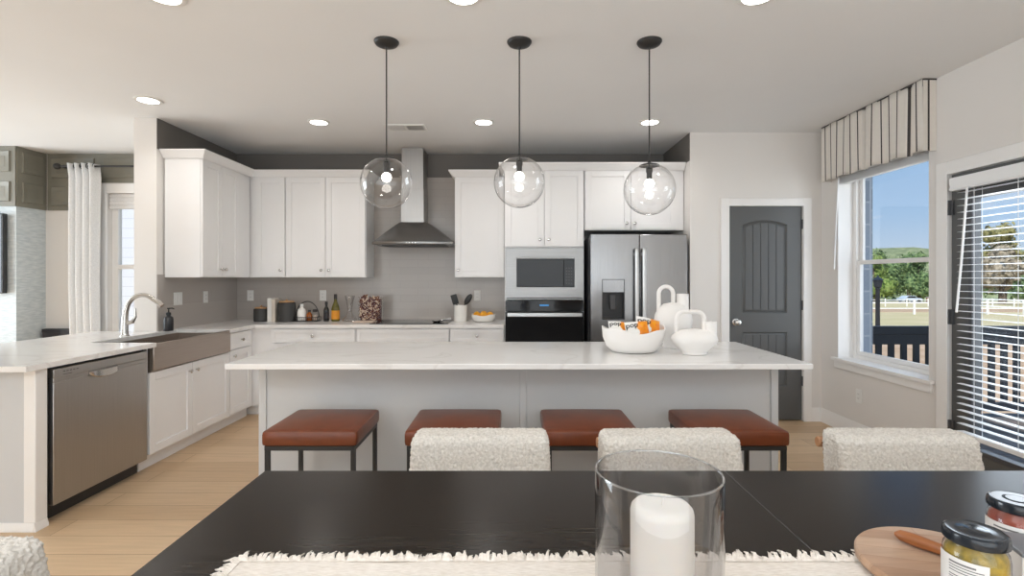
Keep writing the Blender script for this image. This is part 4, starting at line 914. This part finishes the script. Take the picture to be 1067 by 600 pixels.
def jar(x, y, zb, rz, label, content, name, silver):
    t = thing('jar', label, 'jar', (x, y, zb), rz); r = 0.046; H = 0.128
    w = MB(); w.lathe([(r - 0.006, 0), (r, 0.006), (r, H - 0.03), (r - 0.002, H - 0.018), (r - 0.009, H - 0.007), (r - 0.010, H + 0.012)], (0, 0, 0), 56, cap1=False); w.build('glass_body', 'glass', t)
    w = MB(); w.lathe([(r - 0.009, 0.004), (r - 0.0025, 0.008), (r - 0.0025, H - 0.031), (r - 0.005, H - 0.02), (r - 0.013, H - 0.008), (r - 0.014, H - 0.003)], (0, 0, 0), 48); w.build(name, content, t)
    w = MB(); L = r - 0.003
    w.lathe([(L, H - 0.006), (L + 0.0025, H - 0.004), (L + 0.003, H + 0.004), (L + 0.0015, H + 0.011), (L - 0.002, H + 0.0135), (L - 0.005, H + 0.0128), (0.02, H + 0.0125), (0.018, H + 0.0135), (0.001, H + 0.0135)], (0, 0, 0), 56); ld = w.build('lid', 'lid_navy', t)
    if silver:
        w = MB(); w.lathe([(L - 0.005, H + 0.0132), (0.022, H + 0.0132)], (0, 0, 0), 56, cap0=False, cap1=False); w.lathe([(0.017, H + 0.0142), (0.001, H + 0.0142)], (0, 0, 0), 40, cap0=False); w.build('lid_panel', 'lid_silver', ld)
    w = MB(); a0, a1 = R(-216), R(-110); q = r + 0.0006; n = 28
    def patch(w, a0, a1, z0, z1, q, n=28, th=0.0004):
        w.rings([[(q * math.cos(a0 + (a1 - a0) * i / n), q * math.sin(a0 + (a1 - a0) * i / n), z) for z in (z0,) for i in range(n + 1)], [(q * math.cos(a0 + (a1 - a0) * i / n), q * math.sin(a0 + (a1 - a0) * i / n), z1) for i in range(n + 1)]], False, False, False)
    patch(w, a0, a1, 0.012, 0.100, q); lab = w.build('label', 'label_white', t)
    w = MB()
    zz = 0.093
    for k, (f0, f1, h) in enumerate(((0.35, 0.80, 0.003), (0.35, 0.92, 0.0016), (0.35, 0.86, 0.0016), (0.35, 0.90, 0.0016))):
        patch(w, a0 + (a1 - a0) * f0, a0 + (a1 - a0) * f1, zz - h, zz, q + 0.0004, 16); zz -= h + 0.003
    for k in range(9): patch(w, a0 + (a1 - a0) * 0.35, a0 + (a1 - a0) * (0.62 if k % 3 else 0.56), zz - 0.004 - k * 0.004, zz - 0.0025 - k * 0.004, q + 0.0004, 12)
    w.build('label_print', 'grey_ink', lab)
    return t
jar(0.804, 0.888, BT, 0, 'jar of yellow green relish with dark lid on the board', 'relish', 'relish', False)
jar(0.998, 1.012, BT, 0, 'jar of red salsa with silver topped dark lid behind', 'salsa', 'salsa', True)
bx = thing('carton', 'small dark carton with grey top at the right edge', 'carton', (0.952, 0.93, BT), R(-16))
w = MB(); w.box(-0.043, 0.043, -0.043, 0.043, 0, 0.088); w.build('body', 'label_white', bx, bevel=0.003)
w = MB(); w.box(-0.045, 0.045, -0.045, 0.045, 0.086, 0.094); w.build('top', 'carton_top', bx, bevel=0.002)
w = MB(); w.box(-0.036, 0.036, -0.0436, -0.043, 0.004, 0.080); w.build('front_panel', 'carton', bx)

# ------------------------------------------------------------------ island objects
def bumpy_bowl(w, R0, H, seg, amp, squash=1.0, ph=0.0):
    rs = []
    prof = [(0.55, 0), (0.68, 0.03), (0.86, 0.25), (0.97, 0.6), (1.0, 1.0), (0.965, 1.0), (0.93, 0.62), (0.80, 0.28), (0.45, 0.10), (0.001, 0.09)]
    for r, h in prof:
        ring = []
        for i in range(seg):
            a = 2 * math.pi * i / seg; k = 1 + amp * math.sin(3 * a + ph); zz = H * h * (1 + (0.09 * math.sin(2 * a + 1.2 + ph) + 0.05 * math.sin(5 * a)) * h)
            ring.append((R0 * r * k * math.cos(a), R0 * squash * r * k * math.sin(a), zz))
        rs.append(ring)
    w.rings(rs); return w
ib = thing('bowl', 'white ceramic bowl holding snack bags on the island', 'bowl', (0.757, 3.19, CT + 0.0005))
bumpy_bowl(MB(), 0.195, 0.145, 64, 0.015, 0.8).build('bowl', 'ceramic', ib)
def snack_bag(loc, rot, label, sc_=1.0):
    t = thing('snack_bag', label, 'snack bag', loc, 0, None); t.rotation_euler = rot
    w = MB(); W, Hh, n, m_ = 0.165 * sc_, 0.115 * sc_, 26, 18; top, bot = [], []
    for i in range(n + 1):
        a, b = [], []
        for j in range(m_ + 1):
            u, v = i / n, j / m_; e = (max(0, math.sin(math.pi * u)) ** 0.5) * (max(0, math.sin(math.pi * v)) ** 0.4)
            x, y = (u - 0.5) * W, (v - 0.5) * Hh; th = 0.024 * e + 0.0022 * noise.noise(Vector((x * 60, y * 60, loc[0] * 9))) * e + 0.0006
            a.append(w.v(x, y, th)); b.append(w.v(x, y, -th))
        top.append(a); bot.append(b)
    for g_, side in ((top, 1), (bot, 0)):
        for i in range(n):
            for j in range(m_):
                u, v = (i + 0.5) / n, (j + 0.5) / m_
                w.m(1 if u > 0.52 + 0.06 * math.sin(v * 9) else 0); w.face([g_[i][j], g_[i + 1][j], g_[i + 1][j + 1], g_[i][j + 1]])
    o = w.build('film', ['bag_white', 'bag_orange'], t)
    c = bpy.data.curves.new('lettering', 'FONT'); c.body = 'pop'; c.size = 0.056 * sc_; c.extrude = 0.0008; c.align_x = 'CENTER'; c.align_y = 'CENTER'; c.offset = 0.0006
    tmp = bpy.data.objects.new('tmp', c); C.objects.link(tmp); dg = bpy.context.evaluated_depsgraph_get(); me = bpy.data.meshes.new_from_object(tmp.evaluated_get(dg)); bpy.data.objects.remove(tmp)
    me.materials.clear(); me.materials.append(M['ink'])
    for v in me.vertices:
        v.co.x = v.co.x - 0.036 * sc_; u, q = v.co.x / W + 0.5, (v.co.y + 0.016 * sc_) / Hh + 0.5; v.co.y += 0.016 * sc_
        e = (max(0, math.sin(math.pi * u)) ** 0.5) * (max(0, math.sin(math.pi * q)) ** 0.4); v.co.z += 0.026 * e + 0.0012
    l = bpy.data.objects.new('lettering', me); C.objects.link(l); l.parent = t
zb = CT + 0.145
snack_bag((0.668, 3.190, zb + 0.004), (R(46), R(6), R(4)), 'white and orange snack bag at the left of the bowl', 0.80)
snack_bag((0.760, 3.118, zb + 0.006), (R(56), R(-4), R(-2)), 'white and orange snack bag at the front of the bowl', 0.84)
snack_bag((0.852, 3.205, zb + 0.016), (R(54), R(14), R(6)), 'white and orange snack bag standing highest at the right of the bowl', 0.95)
def vase(loc, rz, label, rx, ry, hb, handle, spout):
    t = thing('vase', label, 'vase', loc, rz)
    w = MB(); prof = [(0.50, 0), (0.54, 0.02), (0.52, 0.08), (0.74, 0.26), (0.95, 0.46), (1.0, 0.58), (0.95, 0.72), (0.78, 0.87), (0.5, 0.96), (0.001, 1.0)]
    w.rings([[(rx * r * math.cos(2 * math.pi * i / 56), ry * r * math.sin(2 * math.pi * i / 56), hb * z) for i in range(56)] for r, z in prof]); w.build('body', 'ceramic', t)
    w = MB(); w.tube(handle, 0.0135, 14); w.build('handle', 'ceramic', t)
    x, z0, z1, r = spout
    w = MB(); w.lathe([(r, z0), (r, z1), (r - 0.005, z1), (r - 0.006, z0 + 0.02), (0.001, z0 + 0.02)], (x, 0, 0), 36); w.build('spout', 'ceramic', t)
def loop(x0, x1, zb, zt, rr):
    p = [(x0, 0, zb)]
    p += [(a, 0, b) for a, b in arc(x0 + rr, zt - rr, rr, 180, 90, 8)] + [(a, 0, b) for a, b in arc(x1 - rr, zt - rr, rr, 90, 0, 8)]
    return p + [(x1, 0, zb)]
vase((1.098, 3.085, CT + 0.0005), R(-4), 'squat white ceramic vase with square loop handle in front', 0.138, 0.10, 0.155, loop(-0.105, 0.058, 0.10, 0.255, 0.045), (0.095, 0.06, 0.198, 0.036))
vase((1.062, 3.375, CT + 0.0005), R(0), 'taller white ceramic vase with narrow arched handle behind', 0.125, 0.10, 0.30, loop(-0.095, 0.0, 0.22, 0.402, 0.0474), (0.063, 0.2, 0.355, 0.038))

# ------------------------------------------------------------------ things on the back counter
CZ = CT + 0.0006
def canister(x, y, r, h, label):
    t = thing('canister', label, 'canister', (x, y, CZ)); w = MB(); w.lathe([(r - 0.004, 0), (r, 0.004), (r, h - 0.004), (r - 0.004, h)], (0, 0, 0), 40); w.build('pot', 'canister', t)
    w = MB(); w.lathe([(r * 0.8, h), (r * 0.86, h + 0.004), (r * 0.86, h + 0.012), (r * 0.8, h + 0.016)], (0, 0, 0), 40); w.lathe([(0.008, h + 0.016), (0.014, h + 0.026), (0.004, h + 0.034)], (0, 0, 0), 20); w.build('lid', 'lid_wood', t)
canister(-2.655, 5.42, 0.073, 0.135, 'small dark grey canister with wooden lid in the corner')
canister(-2.385, 5.42, 0.088, 0.20, 'large dark grey canister with wooden lid beside the books')
for x, dx, h, m_, lb in ((-2.543, 0.042, 0.245, 'book_white', 'white cookbook standing between the dark canisters'), (-2.5, 0.036, 0.235, 'book_cream', 'cream cookbook standing against the large dark canister')):
    t = thing('book', lb, 'book', (x, 5.45, CZ)); a = dx / 2
    w = MB(); w.box(-a, -a + 0.003, -0.085, 0.085, 0, h); w.box(a - 0.003, a, -0.085, 0.085, 0, h); w.box(-a + 0.003, a - 0.003, -0.085, -0.081, 0, h); w.build('cover', m_, t)
    MB().box(-a + 0.003, a - 0.003, -0.081, 0.08, 0.003, h - 0.004).build('pages', 'paper', t)
bk = thing('wire_basket', 'black wire basket with arched handle holding condiments', 'basket', (-2.165, 5.42, CZ))
w = MB()
def rrect(a, b, z): return [(x, y, z) for x, y in ((-a, -b), (a, -b), (a, b), (-a, b))]
for z in (0.006, 0.045): 
    p = rrect(0.122, 0.055, z); w.tube(p + [p[0]], 0.0035, 6)
for i in range(13):
    x = -0.122 + 0.244 * i / 12
    for y in (-0.055, 0.055): w.cyl((x, y, 0.004), (x, y, 0.046), 0.0018, 5)
for i in range(6):
    y = -0.055 + 0.11 * i / 5; w.cyl((-0.122, y, 0.005), (0.122, y, 0.005), 0.0018, 5)
w.build('tray', 'black_metal', bk)
w = MB(); w.tube([(a, 0, b) for a, b in arc(0, 0.045, 0.122, 180, 0, 24, 0.165)], 0.005, 8); w.build('arch_handle', 'black_metal', bk)
BZ = CZ + 0.009
t = thing('bottle', 'white round shouldered bottle in the wire basket', 'bottle', (-2.225, 5.42, BZ))
MB().lathe([(0.04, 0), (0.045, 0.005), (0.045, 0.09), (0.038, 0.118), (0.016, 0.134), (0.014, 0.15)], (0, 0, 0), 32).build('body', 'gloss_white', t)
MB().lathe([(0.017, 0.148), (0.017, 0.172), (0.013, 0.176)], (0, 0, 0), 20).build('cap', 'white_plastic', t)
t = thing('bottle', 'small amber bottle with dark cap in the wire basket', 'bottle', (-2.145, 5.42, BZ))
MB().lathe([(0.026, 0), (0.028, 0.004), (0.028, 0.066), (0.014, 0.084), (0.013, 0.092)], (0, 0, 0), 24).build('body', 'amber', t)
MB().lathe([(0.016, 0.09), (0.016, 0.112)], (0, 0, 0), 20).build('cap', 'brown_cap', t)
t = thing('shaker', 'glass spice shaker with dark lid in the wire basket', 'shaker', (-2.085, 5.42, BZ))
MB().lathe([(0.024, 0), (0.026, 0.003), (0.026, 0.08), (0.022, 0.09)], (0, 0, 0), 24).build('body', 'glass', t)
MB().lathe([(0.02, 0.004), (0.022, 0.06), (0.001, 0.062)], (0, 0, 0), 20).build('spice', 'marble', t)
MB().lathe([(0.025, 0.09), (0.025, 0.112), (0.02, 0.118)], (0, 0, 0), 24).build('lid', 'brown_cap', t)
t = thing('bottle', 'slim black oil bottle right of the wire basket', 'bottle', (-1.965, 5.42, CZ))
MB().lathe([(0.026, 0), (0.028, 0.004), (0.028, 0.12), (0.022, 0.14), (0.012, 0.158), (0.012, 0.18)], (0, 0, 0), 28).build('body', 'bottle_dark', t)
MB().lathe([(0.015, 0.178), (0.015, 0.21)], (0, 0, 0), 20).build('cap', 'black_metal', t)
w = MB(); w.lathe([(0.0284, 0.03), (0.0284, 0.10)], (0, 0, 0), 28, cap0=False, cap1=False); w.build('label', 'carton', t)
t = thing('bottle', 'green wine bottle with orange label on the back counter', 'bottle', (-1.875, 5.44, CZ))
MB().lathe([(0.038, 0), (0.042, 0.004), (0.042, 0.13), (0.036, 0.16), (0.018, 0.205), (0.0145, 0.225), (0.0145, 0.25)], (0, 0, 0), 32).build('body', 'bottle_green', t)
MB().lathe([(0.017, 0.235), (0.017, 0.285), (0.014, 0.288)], (0, 0, 0), 20).build('cap', 'brown_cap', t)
w = MB(); w.lathe([(0.0425, 0.022), (0.0425, 0.115)], (0, 0, 0), 32, cap0=False, cap1=False); w.build('label', 'orange_label', t)
t = thing('vase', 'clear flared glass vase between wine bottle and chip jar', 'vase', (-1.72, 5.43, CZ))
MB().lathe([(0.075, 0), (0.078, 0.006), (0.07, 0.03), (0.045, 0.055), (0.026, 0.09), (0.024, 0.13), (0.034, 0.20), (0.052, 0.272), (0.049, 0.272), (0.031, 0.20), (0.020, 0.13), (0.018, 0.10), (0.001, 0.095)], (0, 0, 0), 40).build('glass_body', glass('vase glass', (0.93, 0.93, 0.93), 1.5, 2.0), t)
cj = thing('jar', 'square glass jar packed with brown and cream chips', 'jar', (-1.50, 5.45, CZ))
w = MB(); a = 0.122; b = 0.06; H = 0.262
w.box(-a, a, -b, b, 0, 0.008)
for x0, x1, y0, y1 in ((-a, a, -b, -b + 0.004), (-a, a, b - 0.004, b), (-a, -a + 0.004, -b + 0.004, b - 0.004), (a - 0.004, a, -b + 0.004, b - 0.004)): w.box(x0, x1, y0, y1, 0.008, H)
w.build('glass_body', glass('chip jar glass', (0.99, 0.99, 0.99), 1.18), cj)
w = MB(); random.seed(11)
w.m(0); w.box(-a + 0.02, a - 0.02, -b + 0.02, b - 0.012, 0.009, 0.235)
for k in range(190):
    x, y, z = random.uniform(-a + 0.02, a - 0.02), -b + random.uniform(0.012, 0.03), random.uniform(0.02, 0.262)
    if z > 0.235: y = random.uniform(-b + 0.02, b - 0.02)
    d = Vector((random.uniform(-1, 1), random.uniform(-0.25, 0.25), random.uniform(-1, 1))).normalized() * random.uniform(0.016, 0.032)
    p = Vector((x, y, z)); q = [p - d, p + Vector((random.uniform(-.006, .006), 0, random.uniform(-.006, .006))), p + d]
    for v in q: v.x = max(-a + 0.012, min(a - 0.012, v.x)); v.y = max(-b + 0.008, v.y); v.z = max(v.z, 0.014)
    w.m(random.choice((0, 0, 1, 1, 2))); w.tube(q, [0.004, 0.0095, 0.004], 7)
w.build('chips', ['cork_a', 'cork_b', 'cork_c'], cj, kind='stuff')
t = thing('trivet_board', 'flat pinkish board lying in front of the chip jar', 'board', (-1.52, 5.29, CZ))
MB().rbox((0, 0, 0.008), (0.22, 0.15, 0.016), 0.006, 0.02).build('board', 'marble', t)
MB().rbox((-0.0, 0.0, 0.0185), (0.08, 0.006, 0.004), 0.001, 0.01).build('handle_ridge', 'marble', t)
uc = thing('utensil_crock', 'white ceramic utensil crock right of the cooktop', 'crock', (-0.545, 5.42, CZ))
MB().lathe([(0.064, 0), (0.068, 0.004), (0.068, 0.172), (0.062, 0.172), (0.061, 0.012), (0.001, 0.012)], (0, 0, 0), 40).build('crock', 'gloss_white', uc)
t = thing('spatula', 'black spatula leaning left in the white crock', 'spatula', (-0.545, 5.42, CZ))
MB().tube([(0.02, 0.0, 0.016), (-0.045, 0, 0.19)], 0.006, 8).build('handle', 'black_metal', t)
w = MB(); ang = Matrix.Rotation(R(-16), 4, 'Y'); w.f = lambda x, y, z: tuple((ang @ Vector((x, y, z))) + Vector((-0.062, 0, 0.232))); w.rbox((0, 0, 0), (0.066, 0.006, 0.105), 0.0028, 0.01); w.build('blade', 'black_metal', t)
t = thing('serving_spoon', 'black serving spoon leaning right in the white crock', 'spoon', (-0.545, 5.42, CZ))
MB().tube([(-0.02, 0.01, 0.016), (0.045, 0.01, 0.18)], 0.006, 8).build('handle', 'black_metal', t)
w = MB(); ang2 = Matrix.Rotation(R(32), 4, 'Y'); w.f = lambda x, y, z: tuple((ang2 @ Vector((x, y, z))) + Vector((0.08, 0.01, 0.232))); w.ball((0, 0, 0), 0.05, 20, 1.3, 0.62, 0.22); w.build('bowl', 'black_metal', t)
ob = thing('bowl', 'small white bowl of oranges on the back counter', 'bowl', (-0.30, 5.38, CZ))
bumpy_bowl(MB(), 0.128, 0.075, 48, 0.02, 0.8, 0.6).build('bowl', 'gloss_white', ob)
for x, y, z, lb in ((-0.368, 5.37, 0.072, 'orange at the left of the small white bowl'), (-0.298, 5.345, 0.07, 'orange in the middle of the small white bowl'), (-0.232, 5.375, 0.07, 'orange at the right of the small white bowl'), (-0.30, 5.42, 0.075, 'orange at the back of the small white bowl')):
    t = thing('orange', lb, 'orange', (x, y, CZ + z), 0, 'oranges in the small white bowl')
    MB().ball((0, 0, 0), 0.037, 24, 0.95).build('fruit', 'orange', t); MB().lathe([(0.004, 0.034), (0.003, 0.038)], (0, 0, 0), 8).build('stem', 'leaf_green', t)

# ------------------------------------------------------------------ outside
GZ = -0.60
def gz(y): return GZ - 0.036 * max(0, y - 20)
w = MB(); w.rings([[(-60, y, gz(y)), (220, y, gz(y)), (220, y, gz(y) - 0.3), (-60, y, gz(y) - 0.3)] for y in (5.95, 20, 135)]); struct(w.build('ground', 'field'), 'dry grassy field sloping away outside')
struct(MB().box(3.2, 60, -20, 5.95, GZ - 0.2, GZ).build('ground_side', 'field'))
struct(MB().box(3.2, 40, 6.0, 19.5, GZ, GZ + 0.012).build('ground_dirt', 'dirt'), 'pale dirt yard beyond the porch')
w = MB(); w.rings([[(20, y, gz(y) + 0.02), (210, y, gz(y) + 0.02), (210, y, gz(y) - 0.1), (20, y, gz(y) - 0.1)] for y in (96, 112)]); struct(w.build('road', 'road'), 'pale road beyond the field')
w = MB(); w.rings([[(20, y, gz(y) + 0.02), (210, y, gz(y) + 0.02), (210, y, gz(y) - 0.1), (20, y, gz(y) - 0.1)] for y in (40, 50)]); struct(w.build('path', 'dirt'), 'pale dirt track across the field')
struct(MB().box(3.2, 6.6, 0.2, 5.3, -0.2, -0.04).build('porch_deck', 'deck'), 'porch deck')
pr = thing('porch_railing', 'dark navy porch railing with wide balusters', 'railing', (4.9, 5.1, -0.04))
w = MB(); w.box(3.36, 6.55, 5.06, 5.14, 0.80, 0.88); w.build('top_rail', 'navy', pr, local=False, bevel=0.005)
w = MB(); w.box(3.36, 6.50, 5.075, 5.125, 0.70, 0.80); w.box(3.36, 6.50, 5.075, 5.125, 0.04, 0.12); w.build('rails', 'navy', pr, local=False)
for x in (3.30, 6.46): MB().box(x, x + 0.11, 5.045, 5.155, -0.04, 0.93 if x > 4 else 0.88).build('post', 'navy', pr, local=False, bevel=0.004)
x = 3.50
while x < 6.44:
    MB().box(x, x + 0.05, 5.085, 5.115, 0.12, 0.70).build('baluster', 'navy', pr, local=False); x += 0.125
lp = thing('lamp_post', 'thin dark lamp post in the yard behind the railing', 'lamp post', (8.5, 11.9, GZ))
w = MB(); w.lathe([(0.09, 0.012), (0.09, 0.1), (0.05, 0.14), (0.045, 1.68), (0.06, 1.7), (0.04, 1.72)], (0, 0, 0), 16); w.build('pole', 'navy', lp)
w = MB(); w.lathe([(0.04, 1.72), (0.07, 1.74), (0.10, 1.9), (0.12, 1.91), (0.03, 1.98), (0.01, 2.02)], (0, 0, 0), 8); w.build('lantern', 'navy', lp)
def fence(label, x0, x1, y0, y1, n):
    t = thing('rail_fence', label, 'fence', (x0, y0, gz(y0)), 0, 'white rail fences in the field'); t.rotation_euler = (0, 0, math.atan2(y1 - y0, x1 - x0)); L = math.hypot(x1 - x0, y1 - y0)
    for k in range(n): MB().box(L * k / (n - 1) - 0.05, L * k / (n - 1) + 0.05, -0.05, 0.05, 0, 1.0).build('post', 'trim', t)
    for z in (0.42, 0.82): MB().box(0, L, -0.025, 0.025, z - 0.035, z + 0.035).build('rail', 'trim', t)
fence('white rail fence across the field, nearer run', 20, 40, 35, 35, 9)
fence('white rail fence across the field, farther run', 40, 66, 62, 62, 11)
car = thing('car', 'pale blue car parked far off on the road', 'car', (81.5, 105, gz(105) + 0.02), R(3))
w = MB(); w.prism([(-2.1, 0.3), (2.1, 0.3), (2.15, 0.65), (1.9, 0.85), (1.0, 0.92), (0.55, 1.35), (-0.9, 1.38), (-1.6, 0.95), (-2.1, 0.85)], -0.85, 0.85, 'y'); w.build('body', 'car_paint', car, bevel=0.05)
w = MB(); w.prism([(0.85, 0.93), (0.5, 1.28), (-0.85, 1.3), (-1.35, 0.95)], -0.87, 0.87, 'y'); w.build('windows', 'black_glass', car)
for x in (-1.3, 1.3):
    for y in (-0.82, 0.82): MB().cyl((x, y - 0.1, 0.32), (x, y + 0.1, 0.32), 0.32, 18).build('wheel', 'rubber', car)
bw = thing('brick_wall', 'low reddish brick wall by the road', 'wall', (85.5, 104, gz(104) + 0.03))
MB().box(-1.2, 4.2, -0.2, 0.2, 0, 1.0).build('bricks', 'red_brick', bw); MB().box(-1.25, 4.25, -0.25, 0.25, 1.0, 1.12).build('coping', 'road', bw)
def tree(x, y, h, r, leaf, label, seed, n=900, low=0.12):
    random.seed(seed); t = thing('tree', label, 'tree', (x, y, gz(y)), 0, 'trees beyond the road')
    MB().tube([(0, 0, 0), (0.05, 0, h * 0.35), (0, 0.05, h * 0.7)], [0.45, 0.32, 0.12], 8).build('trunk', 'bark', t)
    w = MB(); lobes = []
    for k in range(9):
        a = random.uniform(0, 6.28); zz = random.uniform(low + 0.12, 0.85); rr = r * (1 - abs(zz - 0.45) * 0.9)
        lobes.append((Vector((math.cos(a) * rr * 0.5, math.sin(a) * rr * 0.5, h * zz)), r * random.uniform(0.40, 0.6)))
    lobes.append((Vector((0, 0, h * 0.84)), r * 0.42))
    for c, q in lobes: w.ball(tuple(c), q * 0.72, 10)
    for k in range(n):
        c, q = random.choice(lobes); d = Vector((random.gauss(0, 1), random.gauss(0, 1), random.gauss(0, 1))).normalized(); p = c + d * q * random.uniform(0.7, 1.05)
        if p.z < 0.1: continue
        a = Vector((random.gauss(0, 1), random.gauss(0, 1), random.gauss(0, 1))).normalized(); b = a.cross(d); b = b.normalized() if b.length > 0.01 else Vector((1, 0, 0)); s = random.uniform(0.25, 0.55)
        w.face([w.v(*(p + a * s)), w.v(*(p + b * s * 0.6)), w.v(*(p - a * s)), w.v(*(p - b * s * 0.6))])
    w.build('crown', leaf, t, smooth=False)
TR = [(84, 119, 11.5, 5.0, 'leaf_light', 'light green tree at the left of the window view'), (91.5, 128, 13.0, 5.4, 'leaf_green', 'dark green tree second from left in the window view'), (93, 117, 11.5, 4.8, 'leaf_green', 'dark green tree in the centre of the window view'),
      (103, 133, 12.5, 5.4, 'leaf_green', 'dark green tree rising behind its neighbours in the window view'), (104.5, 121, 10.5, 4.6, 'leaf_bare', 'bare grey brown tree at the right of the window view'), (93.5, 108.5, 5.4, 2.9, 'leaf_light', 'small light green tree low at right in window view'),
      (116, 127, 11.5, 5.0, 'leaf_green', 'dark green tree at left in the patio door view'), (76.5, 80.0, 9.5, 4.2, 'leaf_bare', 'bare pinkish brown tree nearest in the patio door view'), (84.5, 88.0, 14.5, 4.8, 'leaf_olive', 'tall olive tree filling the patio door view'),
      (88.0, 79.0, 15.5, 5.0, 'leaf_olive', 'tallest olive tree at the right of patio door'), (72.0, 71.0, 4.2, 2.4, 'leaf_green', 'low dark green bush tree in the patio door view')]
for i, a in enumerate(TR): tree(*a, seed=40 + i)
w = MB(); nx = 60; g = []
for i in range(nx + 1):
    row = []
    for j in range(13):
        t = j / 12; x = -40 + 420 * i / nx; y = 145 + 90 * t
        hgt = (17.0 + 4.0 * noise.noise(Vector((x * 0.03, 3, 0))) + 1.5 * noise.noise(Vector((x * 0.2, y * 0.2, 0)))) * math.sin(math.pi / 2 * min(1, t * 1.6))
        row.append(w.v(x, y, gz(135) - 0.4 + max(0, hgt)))
    g.append(row)
for i in range(nx):
    for j in range(12): w.face([g[i][j], g[i + 1][j], g[i + 1][j + 1], g[i][j + 1]])
struct(w.build('hillside', 'hill'), 'low wooded hills on the horizon')
nh = thing('neighbour_house', 'pale sided neighbouring house outside the living room window', 'house', (-7.5, 11, GZ))
w = MB(); w.box(-14, -2.6, 9.5, 16, GZ, 4.2); w.build('wall', 'siding', nh, local=False)
w = MB(); w.prism([(9.0, 4.2), (16.5, 4.2), (12.75, 6.4)], -14.4, -2.2, 'x'); w.build('roof', 'roof', nh, local=False)
w = MB(); w.box(-7.43, -7.31, 9.46, 9.5, 1.36, 1.74); w.build('wall_vent', 'road', nh, local=False)
